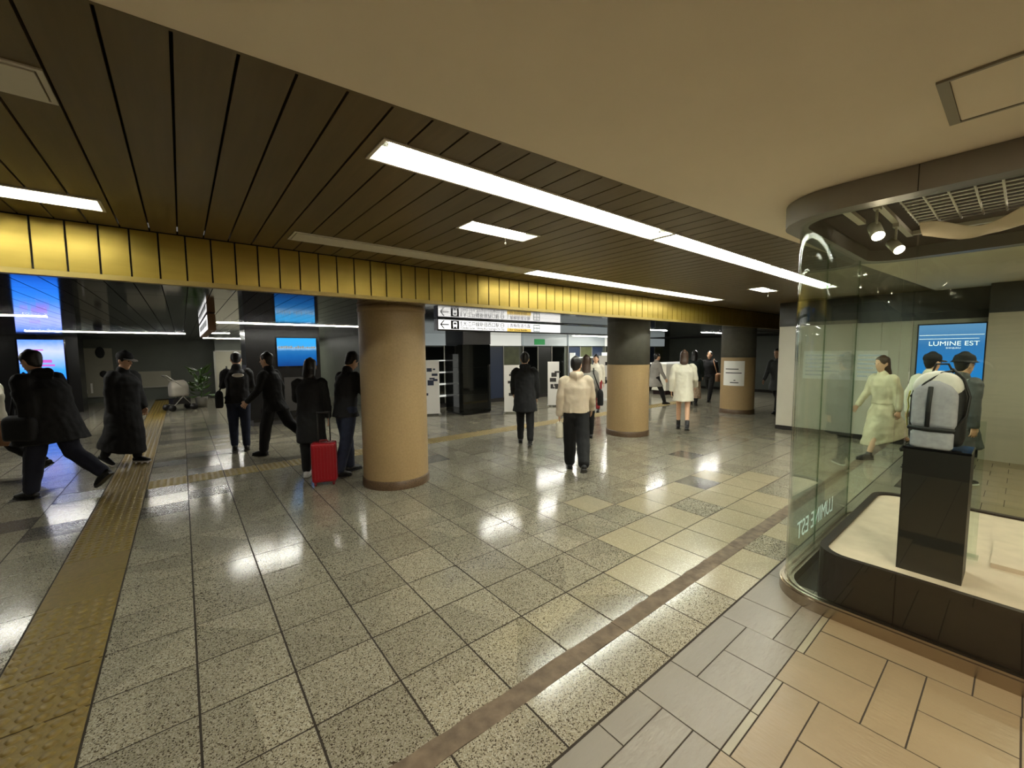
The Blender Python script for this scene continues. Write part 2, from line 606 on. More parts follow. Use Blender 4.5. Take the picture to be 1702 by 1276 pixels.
MB().box(-4, 19, -4.1, 1.1, -0.02, -0.0019).build("shop_screed", "grout", floor)

# tactile paving: long band towards the far end, narrow band across
def tactile(dots, k):
    m = MB().cbox(-T / 2 + gap, T / 2 - gap, -T / 2 + gap, T / 2 - gap, -0.012, 0.0015, 0.0015)
    if dots:
        for a in range(6):
            for b in range(6):
                x = -0.165 + a * 0.066
                y = -0.165 + b * 0.066 + (0.012 if a % 2 else -0.012)
                vs, fs = [], []
                for r, z in ((0.027, 0.0015), (0.021, 0.0075), (0.011, 0.0100)):
                    for q in range(6):
                        an = q * math.pi / 3
                        vs.append((x + r * math.cos(an), y + r * math.sin(an), z))
                for lv in (0, 6):
                    for q in range(6):
                        fs.append((lv + q, lv + (q + 1) % 6, lv + 6 + (q + 1) % 6, lv + 6 + q))
                fs.append((12, 13, 14, 15, 16, 17))
                m.add(vs, fs, True)
    me = m.mesh("tactile_block")
    me.materials.append(MAT[k])
    return me


tac_d, tac_p, tac_o = tactile(True, "tactile_yellow"), tactile(False, "tactile_yellow"), tactile(True, "tactile_olive")
for j in range(-1, 44):
    me = tac_p if j in (0, 5, 6) else tac_d
    o = place("tactile_block", me, None, floor, (OX - 5.5 * T, OY + (j + 0.5) * T, 0))
    o.rotation_euler = (rt.gauss(0, 0.002), rt.gauss(0, 0.002), 0)
for i in range(-5, 27):
    place("tactile_block", tac_o, None, floor, (OX + (i + 0.5) * T, OY + 12.5 * T, 0))

# ------------------------------------------------------------------ upper slatted ceiling
H1, HL, FY = 2.6, 2.21, 4.262
edge_y = lambda x: 1.60 - 0.066 * (x + 0.14)
ceil = struct("ceiling", MB().box(-9, 19, -4.2, FY + 0.2, H1 + 0.11, H1 + 0.2), "slat_gap", "bronze slatted upper ceiling of the concourse", "ceiling")
PITCH_S = 0.1657
sg = 0.005
TROUGHS = [(0.757, 3.165, 1.828, 2.05), (3.195, 5.50, 1.828, 2.05), (5.53, 7.86, 1.828, 2.05), (3.275, 5.665, 3.60, 3.85), (5.69, 8.02, 3.60, 3.85),
           (-2.75, -0.342, 3.60, 3.85), (1.686, 2.34, 2.546, 2.752), (6.93, 7.55, 2.546, 2.752)]
slat_me = MB().box(-PITCH_S / 2 + sg, PITCH_S / 2 - sg, 1.0, FY - 0.008, H1 + 0.001, H1 + 0.03).mesh("slat")
slat_me.materials.append(MAT["bronze_slat"])
# the slats are cut out where the lamp troughs are let in
for n in range(-30, 90):
    x = 0.0285 + (n + 0.5) * PITCH_S
    if x > 14:
        break
    lo, hi = x - PITCH_S / 2 + sg, x + PITCH_S / 2 - sg
    cuts = sorted((t for t in TROUGHS if t[0] < hi and t[1] > lo), key=lambda t: t[2])
    if not cuts:
        place("slat", slat_me, None, ceil, (x, 0, 0))
        continue
    m = MB()
    ys = sorted({1.0, FY - 0.008} | {t[2] for t in cuts} | {t[3] for t in cuts})
    for ya, yb in zip(ys, ys[1:]):
        here = sorted(t for t in cuts if t[2] <= ya + 1e-6 and t[3] >= yb - 1e-6)
        q = lo
        for t in here:
            if t[0] > q + 1e-4:
                m.box(q, min(t[0], hi), ya, yb, H1 + 0.001, H1 + 0.03)
            q = max(q, t[1])
        if q < hi - 1e-4:
            m.box(q, hi, ya, yb, H1 + 0.001, H1 + 0.03)
    m.build("slat", "bronze_slat", ceil)
# smooth painted ceiling of the shop front, 4 cm lower, its edge slightly out of line with the slats
pl = [(-9, -4.2), (9.6, -4.2), (9.6, edge_y(9.6)), (-9, edge_y(-9))]
struct("ceiling_soffit", MB().prism(pl, H1 - 0.012, H1 + 0.0005), "ceiling_paint", "smooth beige painted ceiling over the shop front", "ceiling")
MB().prism([(-9, edge_y(-9)), (9.6, edge_y(9.6)), (9.6, edge_y(9.6) + 0.012), (-9, edge_y(-9) + 0.012)], H1 - 0.013, H1 + 0.0008).build("edge_trim", "bronze_slat", bpy.data.objects["ceiling_soffit"])
# access hatch
ht = empty("ceiling_hatch", (2.345, 0.05, H1 - 0.012))
tag(ht, "flush rectangular hatch with a grey frame in the smooth ceiling", "hatch")
MB().box(-0.2, 0.2, -0.18, 0.165, -0.006, -0.0005).build("hatch_panel", "ceiling_paint", ht)
m = MB()
m.box(-0.216, -0.203, -0.18, 0.2, -0.009, -0.0005).box(0.203, 0.216, -0.18, 0.2, -0.009, -0.0005)
m.box(-0.203, 0.203, 0.168, 0.2, -0.009, -0.0005)
m.build("hatch_frame", "hatch_frame", ht)

# ------------------------------------------------------------------ gold fascia
fascia = struct("trim_1", MB().box(-9, 9.62, FY + 0.014, FY + 0.06, HL, H1 + 0.03), "slat_gap", "gold panelled fascia where the ceiling drops", "fascia")
pan_me = MB().box(-PITCH_S / 2 + 0.006, PITCH_S / 2 - 0.006, 0, 0.014, HL + 0.035, H1 - 0.006).mesh("panel")
pan_me.materials.append(MAT["gold_panel"])
for n in range(-34, 90):
    x = 0.2395 + (n + 0.5) * PITCH_S
    if x > 13.2:
        break
    o = place("panel", pan_me, None, fascia, (x, FY, 0))
    o.rotation_euler = (0, 0, random.gauss(0, 0.006))
struct("trim_2", MB().box(-9, 13.3, FY - 0.012, FY + 0.06, HL - 0.004, HL + 0.033), "gold_trim", "plain metal lip under the gold fascia", "trim")
MB().box(9.62, 13.3, FY + 0.014, FY + 0.06, HL, H1 + 0.03).build("fascia_back", "slat_gap", fascia)

# ------------------------------------------------------------------ low mirror ceiling
low = struct("ceiling_low", MB().box(-9, 19, FY + 0.06, 21.5, HL + 0.012, HL + 0.1), "slat_gap", "low ceiling of dark polished metal strips", "ceiling")
mir1 = MB().box(-PITCH_S / 2 + 0.0035, PITCH_S / 2 - 0.0035, FY + 0.055, 5.12, HL, HL + 0.012).mesh("strip_panel")
mir2 = MB().box(-PITCH_S / 2 + 0.0035, PITCH_S / 2 - 0.0035, 5.128, 21.4, HL, HL + 0.012).mesh("strip_panel")
for q in (mir1, mir2):
    q.materials.append(MAT["mirror_panel"])
for n in range(-50, 100):
    x = 0.24 + (n + 0.5) * PITCH_S
    if x > 15.5:
        break
    if -2.2 < x < 12.5:
        place("strip_panel", mir1, None, low, (x, 0, 0))
    if x > -7.6:
        place("strip_panel", mir2, None, low, (x, 0, 0))

# ------------------------------------------------------------------ walls
struct("wall_far", MB().box(-9, 4.6, 20.2, 20.4, 0, HL), "dark_wall", "dim grey wall at the far end of the passage", "wall")
struct("wall_side", MB().box(4.4, 4.6, 11.2, 20.2, 0, HL), "dark_wall", "dark wall along the far passage", "wall")
struct("wall_back", MB().box(4.6, 19, 11.0, 11.2, 0, HL), "dark_wall", "dark wall behind the shop units across the concourse", "wall")
struct("wall_left", MB().box(-9.2, -9, -4.2, 21.5, 0, H1 + 0.1), "pale_wall", "pale wall beyond the end of the concourse", "wall")
struct("wall_rear", MB().box(-9, 19, -4.4, -4.2, 0, H1 + 0.1), "pale_wall", "pale wall at the back of the shop front", "wall")
struct("wall_end", MB().box(18.8, 19, -4.2, 21.5, 0, H1 + 0.1), "dark_wall", "dim wall closing the concourse behind the columns", "wall")
struct("wall_right", MB().box(9.2, 9.6, -4.2, 0.36, 0, 2.16), "wall_taupe", "taupe wall panel beside the blue poster", "wall")
wh = struct("wall_hoarding", MB().box(9.66, 9.86, 0.36, 3.2, 0, H1), "hoarding_white", "white panelled hoarding behind the glass showcase", "wall")
for k in range(7):
    y0 = 0.40 + k * 0.4
    MB().box(9.645, 9.66, y0 + 0.004, min(y0 + 0.396, 3.19), 0.09, 2.1).build("hoarding_panel", "hoarding_white", wh)
MB().box(9.64, 9.66, 0.38, 3.2, 0.0, 0.085).build("kick_board", "dark_grey_metal", wh)
MB().box(9.64, 9.66, 0.38, 3.2, 2.12, H1 - 0.002).build("upper_board", "dark_grey_metal", wh)
MB().box(9.22, 9.6, -4.1, 0.36, 2.165, H1 - 0.013).build("upper_void", "black_matt", bpy.data.objects["wall_right"])

# ------------------------------------------------------------------ columns
def column(cx, cy, label, grey_from=None, r=0.405):
    e = empty("column", (cx, cy, 0))
    tag(e, label, "column", "round stone columns in a row", "structure")
    if grey_from:
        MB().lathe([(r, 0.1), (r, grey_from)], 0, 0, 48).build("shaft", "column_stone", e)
        MB().lathe([(0, grey_from), (r + 0.004, grey_from), (r + 0.004, HL)], 0, 0, 48).build("upper_shaft", "column_grey", e)  # upper part of the shaft in a plain darker grey
    else:
        MB().lathe([(r, 0.1), (r, HL - 0.06)], 0, 0, 48).build("shaft", "column_stone", e)
        MB().lathe([(r, HL - 0.06), (r + 0.01, HL - 0.055), (r + 0.01, HL - 0.02), (r + 0.004, HL)], 0, 0, 48).build("collar", "column_stone", e)
    MB().lathe([(r + 0.014, 0), (r + 0.014, 0.095), (r + 0.006, 0.105), (r - 0.01, 0.107)], 0, 0, 48).build("base_ring", "column_base", e)
    return e


c1 = column(2.10, 5.03, "full height beige round column next to the red suitcase")
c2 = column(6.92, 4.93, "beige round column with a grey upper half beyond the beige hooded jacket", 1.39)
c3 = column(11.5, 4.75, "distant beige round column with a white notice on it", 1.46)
# service door outline on the second column and notice on the third
m = MB()
for k in range(2):
    a0 = math.radians(208 + k * 9)
    a1 = a0 + math.radians(8.4)
    vs = [(0.4075 * math.cos(a), 0.4075 * math.sin(a), z) for z in (0.33, 1.12) for a in (a0, a1)]
    m.add(vs, [(0, 1, 3, 2)])
m.build("access_flap", "column_stone", c2)
nt_ = empty("notice", (11.5, 4.75, 0))
tag(nt_, "white paper notice wrapped round the distant column", "notice")
m = MB()
N = 12
vs = []
for z in (0.73, 1.37):
    for k in range(N + 1):
        a = math.radians(150 + k * 6.2)
        vs.append((0.409 * math.cos(a), 0.409 * math.sin(a), z))
m.add(vs, [(k, k + 1, N + 2 + k, N + 1 + k) for k in range(N)], True)
m.build("sheet", "paper_white", nt_)
for z, a0, a1 in ((0.80, 178, 206), (0.86, 190, 196), (1.05, 160, 215), (1.15, 160, 205)):
    vs = []
    for zz in (z, z + 0.022):
        for k in range(7):
            a = math.radians(a0 + (a1 - a0) * k / 6)
            vs.append((0.411 * math.cos(a), 0.411 * math.sin(a), zz))
    q = MB()
    q.add(vs, [(k, k + 1, 8 + k, 7 + k) for k in range(6)], True)
    q.build("print_line", "ink_black", nt_)


# ------------------------------------------------------------------ ceiling lights
def trough(x0, x1, y0, y1, label, group, lit=True, name="ceiling_light", chain=False):
    e = empty(name, ((x0 + x1) / 2, (y0 + y1) / 2, H1))
    tag(e, label, "light", group)
    hx, hy = (x1 - x0) / 2, (y1 - y0) / 2
    d = 0.006
    f = MB()
    g = 0.008
    f.box(-hx - g, hx + g, -hy - g, -hy + g, -d, 0).box(-hx - g, hx + g, hy - g, hy + g, -d, 0)
    f.box(-hx - g, -hx + g, -hy + g, hy - g, -d, 0).box(hx - g, hx + g, -hy + g, hy - g, -d, 0)
    f.build("frame", "white_metal", e)
    if not lit:
        MB().box(-hx + 0.014, hx - 0.014, -hy + 0.014, hy - 0.014, -0.009, -0.001).build("cover_plate", "white_metal", e)
        return e
    k = 0.002
    m = MB().box(-hx + k, hx - k, -hy + k, hy - k, 0.07, 0.074)
    m.box(-hx + k, hx - k, -hy + k, -hy + 2 * k, -0.002, 0.07).box(-hx + k, hx - k, hy - 2 * k, hy - k, -0.002, 0.07)
    m.box(-hx + k, -hx + 2 * k, -hy + 2 * k, hy - 2 * k, -0.002, 0.07).box(hx - 2 * k, hx - k, -hy + 2 * k, hy - 2 * k, -0.002, 0.07)
    m.build("reflector", "reflector_white", e)
    tr = 0.015
    MB().tube([(-hx + 0.06, 0, 0.042), (hx - 0.06, 0, 0.042)], tr, n=10, cap=False).build("tube", "tube_light", e)
    for s in (-1, 1):
        m = MB().tube([(s * (hx - 0.058), 0, 0.042), (s * (hx - 0.03), 0, 0.042)], 0.019, n=10, cap=False)
        m.box(s * (hx - 0.04) - 0.012, s * (hx - 0.04) + 0.012, -0.02, 0.02, 0.034, 0.07)
        m.build("lamp_holder", "socket_grey", e)
    if chain:
        MB().tube([(0.0, -hy + 0.03, 0.06), (0.0, -hy + 0.03, -0.10)], 0.0022, n=6, cap=False).build("pull_cord", "white_metal", e)
        MB().ellipsoid((0.0, -hy + 0.03, -0.108), (0.007, 0.007, 0.011), 8, 6).build("cord_bead", "white_metal", e)
    return e


G = "fluorescent troughs of the upper ceiling"
trough(0.757, 3.165, 1.828, 2.05, "long lit fluorescent trough nearest the painted ceiling edge, widest in view", G)
trough(3.195, 5.50, 1.828, 2.05, "lit fluorescent trough continuing the nearest row, ending by the showcase", G)
trough(5.53, 7.86, 1.828, 2.05, "lit fluorescent trough seen behind the curved showcase glass", G)
trough(3.275, 5.665, 3.60, 3.85, "lit fluorescent trough running along the gold fascia after the blank cover", G)
trough(5.69, 8.02, 3.60, 3.85, "lit fluorescent trough at the far end of the fascia row", G)
trough(-2.75, -0.342, 3.60, 3.85, "lit fluorescent trough cut off at the left edge of the photo", G)
trough(0.745, 3.245, 3.605, 3.855, "unlit trough with a blank cream cover beside the gold fascia", "blanked ceiling troughs", lit=False)
trough(-2.72, -0.316, 2.10, 2.33, "blank cream ceiling plate in the upper left corner", "blanked ceiling troughs", lit=False)
trough(1.686, 2.34, 2.546, 2.752, "short square-ended lit ceiling lamp with a pull cord, the nearer of two", "short emergency lamps", chain=True)
trough(6.93, 7.55, 2.546, 2.752, "short lit ceiling lamp with a pull cord close to the showcase header", "short emergency lamps", chain=True)


def line_lamp(x0, x1, y, label, name="strip_lamp"):
    e = empty(name, ((x0 + x1) / 2, y, HL))
    tag(e, label, "light", "slim lamps of the mirror ceiling")
    h = (x1 - x0) / 2
    MB().box(-h, h, -0.03, 0.03, -0.004, 0).build("housing", "white_metal", e)
    MB().box(-h + 0.01, h - 0.01, -0.024, 0.024, -0.007, -0.004).build("diffuser", "line_light", e)


line_lamp(0.5, 3.2, 8.86, "slim white strip lamp above the black display pillar")
line_lamp(-4.2, -1.45, 8.75, "slim white strip lamp at the left edge under the mirror ceiling")
line_lamp(-2.7, 0.12, 14.0, "slim white strip lamp above the person in the long black coat")
line_lamp(0.42, 1.05, 13.4, "short slim strip lamp just beside the black display pillar")
line_lamp(7.4, 9.9, 8.86, "slim strip lamp beyond the grey topped column")
line_lamp(11.0, 13.5, 8.86, "slim strip lamp over the most distant shop units")
line_lamp(0.6, 3.9, 17.6, "slim strip lamp in front of the pale door")
line_lamp(4.9, 7.2, 7.2, "added slim strip lamp just behind the arrow sign")  # this lamp and those below are added to brighten the background
line_lamp(8.0, 10.6, 6.3, "added slim strip lamp between the grey topped and the distant column")
line_lamp(12.6, 15.2, 6.3, "added slim strip lamp past the distant column")
line_lamp(11.0, 13.6, 10.2, "added slim strip lamp close to the shop units at the back")
line_lamp(-7.2, -4.6, 14.0, "added unseen strip lamp far along the passage at the left")

# shop downlights behind the camera: warm lamps let into the painted ceiling
for k, (x, y) in enumerate(((1.2, -0.9), (2.4, -1.6), (0.0, -2.2), (5.9, -0.5), (7.6, -0.5))):
    e = empty("downlight", (x, y, H1 - 0.012))
    tag(e, ["warm round downlight in the painted ceiling over the shop doorway", "warm round downlight in the painted ceiling next to the hatch", "warm round downlight in the painted ceiling deep in the shop",
            "warm round downlight in the painted ceiling behind the showcase", "warm round downlight in the painted ceiling by the taupe wall"][k], "light", "shop downlights")
    MB().lathe([(0.085, -0.006), (0.085, 0), (0.062, 0), (0.062, -0.006), (0.085, -0.006)], 0, 0, 24).build("rim", "white_metal", e)
    MB().lathe([(0, -0.0015), (0.06, -0.0015)], 0, 0, 24).build("lens", "spot_glow", e)
    ld = bpy.data.lights.new("downlight_lamp", 'AREA')
    ld.shape = 'DISK'
    ld.size = 0.16
    ld.energy = WARM_POWER if k < 3 else WARM_POWER * 0.55
    ld.color = (1.0, 0.84, 0.66)
    lo = bpy.data.objects.new("downlight_lamp", ld)
    COL.objects.link(lo)
    lo.parent = e
    lo.location = (0, 0, -0.02)

# ================================================================== SHOWCASE
def outline(off, y_end=-1.6, n=14):
    """open path round the case: front, curved corner, side, curved corner, back; off > 0 goes inwards"""
    r = 0.30 - off
    p = [(3.02 + off, y_end), (3.02 + off, 0.72)]
    for k in range(1, n + 1):
        a = math.radians(180 - 90 * k / n)
        p.append((3.32 + r * math.cos(a), 0.72 + r * math.sin(a)))
    p.append((4.85, 1.02 - off))
    for k in range(1, n + 1):
        a = math.radians(90 - 90 * k / n)
        p.append((4.85 + r * math.cos(a), 0.72 + r * math.sin(a)))
    p.append((5.15 - off, y_end))
    return p


def wall_strip(o_out, o_in, z0, z1, smooth=True):
    a, b = outline(o_out), outline(o_in)
    n = len(a)
    vs = [(x, y, z0) for x, y in a] + [(x, y, z1) for x, y in a] + [(x, y, z0) for x, y in b] + [(x, y, z1) for x, y in b]
    m = MB()
    m.add(vs, [(k + 1, k, n + k, n + k + 1) for k in range(n - 1)] + [(2 * n + k, 2 * n + k + 1, 3 * n + k + 1, 3 * n + k) for k in range(n - 1)], smooth)
    m.add(vs, [(n + k, 3 * n + k, 3 * n + k + 1, n + k + 1) for k in range(n - 1)] + [(k, k + 1, 2 * n + k + 1, 2 * n + k) for k in range(n - 1)])
    return m


case = empty("glass_showcase", (0, 0, 0))
tag(case, "floor to ceiling glass showcase with a curved corner and steel base", "showcase")
wall_strip(0.0, 0.085, 0.0, 0.07).build("base_ring", "steel", case)
wall_strip(0.008, 0.028, 0.07, 0.086).build("outer_rail", "steel", case)
wall_strip(0.046, 0.066, 0.07, 0.083).build("inner_rail", "steel", case)
HZ = H1 - 0.014
wall_strip(-0.05, 0.075, 2.45, HZ).build("header", "header_metal", case)
for (x, y, dx, dy) in ((2.968, 0.385, 0.004, 0.004), (3.9, 1.068, 0.004, 0.004)):
    MB().box(x, x + dx, y, y + dy, 2.452, HZ - 0.002).build("header_joint", "dark_grey_metal", case)
# top board with the wire grille in it
MB().box(3.10, 5.07, -1.6, 0.93, 2.545, 2.56).build("top_board", "recess_brown", case)
m = MB()
for k in range(10):
    x = 3.205 + k * 0.081
    m.tube([(x, -1.3, 2.487), (x, 0.50, 2.487)], 0.0050, n=5, cap=False)
for k in range(20):
    y = 0.49 - k * 0.094
    m.tube([(3.22, y, 2.483), (3.94, y, 2.483)], 0.0058, n=5, cap=False)
o = m.build("wire_grille", "wire_white", case)


def glass_pane(poly_out, poly_in, name="pane"):
    n = len(poly_out)
    z0, z1 = 0.086, 2.45
    vs = [(x, y, z0) for x, y in poly_out] + [(x, y, z1) for x, y in poly_out] + [(x, y, z0) for x, y in poly_in] + [(x, y, z1) for x, y in poly_in]
    m = MB()
    m.add(vs, [(k + 1, k, n + k, n + k + 1) for k in range(n - 1)] + [(2 * n + k, 2 * n + k + 1, 3 * n + k + 1, 3 * n + k) for k in range(n - 1)], True)
    o = m.build(name, "clear_glass", case)
    for f in ((0, 2 * n, 3 * n, n), (n - 1, 2 * n - 1, 4 * n - 1, 3 * n - 1)):
        e = MB()
        e.add([vs[q] for q in f], [(0, 1, 2, 3)])
        e.build("pane_edge", "edge_glass", o)
    return o


go, gi = outline(0.033, n=24), outline(0.043, n=24)
glass_pane([go[0], (go[0][0], 0.383)], [gi[0], (gi[0][0], 0.383)])
glass_pane([(go[0][0], 0.387)] + go[1:26] + [(3.9, go[25][1])], [(gi[0][0], 0.387)] + gi[1:26] + [(3.9, gi[25][1])])
glass_pane([(3.904, go[26][1]), (4.85, go[26][1])], [(3.904, gi[26][1]), (4.85, gi[26][1])])
glass_pane([(4.854, go[26][1])] + go[27:51], [(4.854, gi[26][1])] + gi[27:51])
glass_pane([(go[50][0], go[50][1] - 0.004), go[51]], [(gi[50][0], gi[50][1] - 0.004), gi[51]])
# etched lettering on the side pane, readable from outside
text("LUMINE EST", 0.19, (4.42, 0.9895, 0.235), (-1, 0, 0), (0, 0, 1), "etched_white", case, "lettering", 0.0006, width=0.90)


def rounded(x0, x1, y0, y1, r, n=6):
    p = [(x0, y0)]
    for cx, cy, a0 in ((x1 - r, y1 - r, 0), (x0 + r, y1 - r, 90)):
        for k in range(n + 1):
            a = math.radians(a0 + 90 * k / n)
            p.append((cx + r * math.cos(a), cy + r * math.sin(a)))
    return [(x1, y0)] + p[1:] + [(x0, y0)]


pl_ = empty("display_plinth", (0, 0, 0))
tag(pl_, "low dark brown lacquered plinth inside the glass showcase", "plinth")
ZP = 0.33
MB().prism(rounded(3.165, 4.98, -1.55, 0.80, 0.16), 0.0, ZP).build("plinth_body", "brown_lacquer", pl_)
MB().prism(rounded(3.20, 4.93, -1.54, 0.755, 0.13), ZP, ZP + 0.003).build("display_floor", "display_floor", pl_)
a, b = rounded(3.165, 4.98, -1.55, 0.80, 0.16), rounded(3.20, 4.93, -1.55, 0.755, 0.13)
n = len(a)
m = MB()
vs = [(x, y, ZP + 0.018) for x, y in a] + [(x, y, ZP + 0.018) for x, y in b] + [(x, y, ZP) for x, y in a] + [(x, y, ZP) for x, y in b]
m.add(vs, [(k, k + 1, n + k + 1, n + k) for k in range(n - 1)] + [(2 * n + k, 2 * n + k + 1, k + 1, k) for k in range(n - 1)] + [(n + k, n + k + 1, 3 * n + k + 1, 3 * n + k) for k in range(n - 1)])
m.build("rim", "brown_lacquer", pl_)
# steps in the display floor seen to the right of the pedestal
MB().prism([(3.74, -1.5), (4.2, -1.5), (4.2, 0.06), (3.74, 0.06)], ZP + 0.003, ZP + 0.03).build("low_step", "display_floor", pl_)

ped = empty("pedestal", (3.435, 0.285, ZP + 0.003))
tag(ped, "tall black square pedestal under the grey backpack", "pedestal")
MB().cbox(-0.125, 0.125, -0.135, 0.135, 0.0, 0.735, 0.004).build("pedestal_body", "black_matt", ped)
MB().cbox(-0.127, 0.127, -0.137, 0.137, 0.735, 0.747, 0.003).build("pedestal_top", "black_gloss", ped)
ac = empty("acrylic_sheet", (3.75, 0.14, ZP + 0.031))
tag(ac, "upright clear acrylic sheet standing just behind the pedestal", "panel")
MB().box(-0.004, 0.004, -0.02, 0.02, 0, 0.85).build("sheet", "clear_glass", ac)
MB().box(-0.05, 0.05, -0.03, 0.03, 0, 0.006).build("foot", "clear_glass", ac)

# ------------------------------------------------------------------ backpack
mat("bag_grey", (168, 166, 176), 0.7, noise=0.1, nscale=40, bump=0.35, bscale=28)
mat("bag_white", (226, 222, 216), 0.65, noise=0.05, nscale=30, bump=0.3, bscale=20)
mat("bag_black", (26, 25, 27), 0.6, bump=0.1)
mat("bag_yellow", (214, 206, 92), 0.5)
bag = empty("backpack", (3.43, 0.30, ZP + 0.752), math.radians(-6))
bag.scale = (0.95, 0.84, 0.88)
tag(bag, "light grey backpack with black straps and yellow cord on the pedestal", "backpack")


def soft_box(x, w, d, z0, z1, top_round, nz=10, n=20, sq=0.45):
    """pillow-like bag body: superellipse sections up the height (front towards -x)"""
    m = MB()
    vs, fs = [], []
    for k in range(nz + 1):
        t = k / nz
        z = z0 + (z1 - z0) * t
        s = 1.0
        if t > 1 - top_round:
            q = (t - (1 - top_round)) / top_round
            s = math.sqrt(max(0.02, 1 - q * q * 0.97))
        if t < 0.08:
            s *= 0.9 + 0.1 * t / 0.08
        for i in range(n):
            a = 2 * math.pi * i / n
            ca, sa = math.cos(a), math.sin(a)
            px = math.copysign(abs(ca) ** sq, ca) * d * (0.55 + 0.45 * s)
            py = math.copysign(abs(sa) ** sq, sa) * w * s
            vs.append((x + px, py, z))
    for k in range(nz):
        for i in range(n):
            j = (i + 1) % n
            fs.append((k * n + i, k * n + j, (k + 1) * n + j, (k + 1) * n + i))
    fs.append(tuple(range(n - 1, -1, -1)))
    fs.append(tuple(range(nz * n, (nz + 1) * n)))
    m.add(vs, fs, True)
    return m


soft_box(0.0, 0.135, 0.085, 0.02, 0.47, 0.35).build("main_compartment", "bag_black", bag)
soft_box(-0.085, 0.112, 0.035, 0.13, 0.44, 0.35).build("front_panel", "bag_grey", bag)
soft_box(-0.10, 0.105, 0.034, 0.0, 0.125, 0.2).build("lower_pocket", "bag_grey", bag)
soft_box(-0.03, 0.12, 0.07, 0.36, 0.50, 0.8).build("lid_flap", "bag_white", bag)
MB().tube([(-0.13, 0.115, 0.128), (-0.142, 0, 0.126), (-0.13, -0.115, 0.128)], [0.006] * 3, [0.014] * 3, n=8).build("cross_strap", "bag_black", bag)
MB().tube([(-0.128, 0.02, 0.14), (-0.130, 0.018, 0.28), (-0.118, 0.015, 0.40)], [0.013] * 3, [0.006] * 3, lat=(0, 1, 0), n=8).build("centre_strap", "bag_black", bag)
MB().tube([(-0.09, 0.12, 0.33), (-0.105, 0.05, 0.42), (-0.07, -0.02, 0.49), (0.0, -0.05, 0.50)], [0.012] * 4, [0.007] * 4, n=8).build("lid_strap", "bag_black", bag)
MB().tube([(-0.07, -0.10, 0.14), (-0.05, -0.145, 0.22), (-0.02, -0.15, 0.34), (0.02, -0.11, 0.45), (0.05, -0.05, 0.51)], [0.016] * 5, [0.008] * 5, n=8).build("shoulder_strap", "bag_black", bag)
MB().tube([(0.05, 0.05, 0.49), (0.03, 0.03, 0.545), (0.03, -0.03, 0.545), (0.05, -0.05, 0.49)], 0.007, n=8).build("carry_loop", "bag_black", bag)
m = MB()
m.tube([(-0.02, 0.142, 0.36), (-0.03, 0.15, 0.30), (-0.01, 0.148, 0.25), (-0.03, 0.152, 0.19), (-0.01, 0.15, 0.12)], 0.0045, n=6)
m.build("yellow_cord", "bag_yellow", bag)

# ------------------------------------------------------------------ showcase spotlights
def spotlight(loc, aim, label, power):
    e = empty("spotlight", loc)
    tag(e, label, "spotlight", "showcase spotlights")
    d = (Vector(aim) - Vector(loc)).normalized()
    MB().tube([Vector((0, 0, 0)) - d * 0.05, Vector((0, 0, 0)) + d * 0.05], 0.034, n=14, cap=False).build("lamp_can", "white_metal", e)
    s = d.orthogonal().normalized()
    MB().tube([d * 0.051, d * 0.0525], 0.031, n=14, cap=False).build("lens", "spot_glow", e)
    MB().tube([(0, 0, 0.02), (0, 0, 2.50 - loc[2])], 0.007, n=8, cap=False).build("stem", "white_metal", e)
    MB().box(-0.03, 0.03, -0.016, 0.016, 2.49 - loc[2], 2.515 - loc[2]).build("track_adapter", "white_metal", e)
    ld = bpy.data.lights.new("spot_lamp", 'SPOT')
    ld.energy = power
    ld.spot_size = math.radians(95)
    ld.spot_blend = 0.6
    ld.shadow_soft_size = 0.03
    ld.color = (1.0, 0.86, 0.74)
    lo = bpy.data.objects.new("spot_lamp", ld)
    COL.objects.link(lo)
    lo.parent = e
    lo.location = d * 0.06
    lo.rotation_euler = d.to_track_quat('-Z', 'Y').to_euler()


spotlight((3.33, 0.607, 2.365), (3.0, 0.42, 1.95), "spotlight nearest the curved corner, aimed at the backpack", SPOT_POWER)
spotlight((3.92, 0.607, 2.365), (3.55, 0.25, 1.9), "second spotlight, further in behind the corner spotlight", SPOT_POWER)
spotlight((4.4, -0.75, 2.365), (3.55, 0.1, 2.45), "unseen spotlight added to brighten the wire grille", SPOT_POWER)  # extra lamp out of view, added to light the grille from below
tr_ = empty("lighting_track", (0, 0, 0))
tag(tr_, "white lighting track under the showcase header", "track")
MB().box(3.15, 4.45, 0.59, 0.625, 2.515, 2.543).build("track_rail", "white_metal", tr_)
MB().box(3.2, 3.75, 0.74, 0.78, 2.515, 2.543).build("track_spur", "white_metal", tr_)
MB().box(4.38, 4.42, -1.2, 0.585, 2.515, 2.543).build("cross_rail", "white_metal", tr_)
# loose cloth sagging under the grille
cl = MB()
nx, ny = 26, 8
vs = []
for i in range(nx + 1):
    for j in range(ny + 1):
        u, v = i / nx, j / ny
        y = 0.47 - 1.1 * u
        x = 3.72 + 0.28 * v + 0.10 * math.sin(u * 7.0)
        z = 2.455 - 0.05 * math.sin(u * math.pi * 2.2) ** 2 - 0.055 * math.sin(v * math.pi) + 0.012 * math.sin(u * 19 + v * 5)
        vs.append((x, y, z))
fs = [(i * (ny + 1) + j, i * (ny + 1) + j + 1, (i + 1) * (ny + 1) + j + 1, (i + 1) * (ny + 1) + j) for i in range(nx) for j in range(ny)]
cl.add(vs, fs, True)
cl.add([(x, y, z - 0.003) for x, y, z in vs], [f[::-1] for f in fs], True)
tag(cl.build("draped_cloth", "fabric_cream"), "cream cloth sagging under the wire grille of the showcase", "cloth")

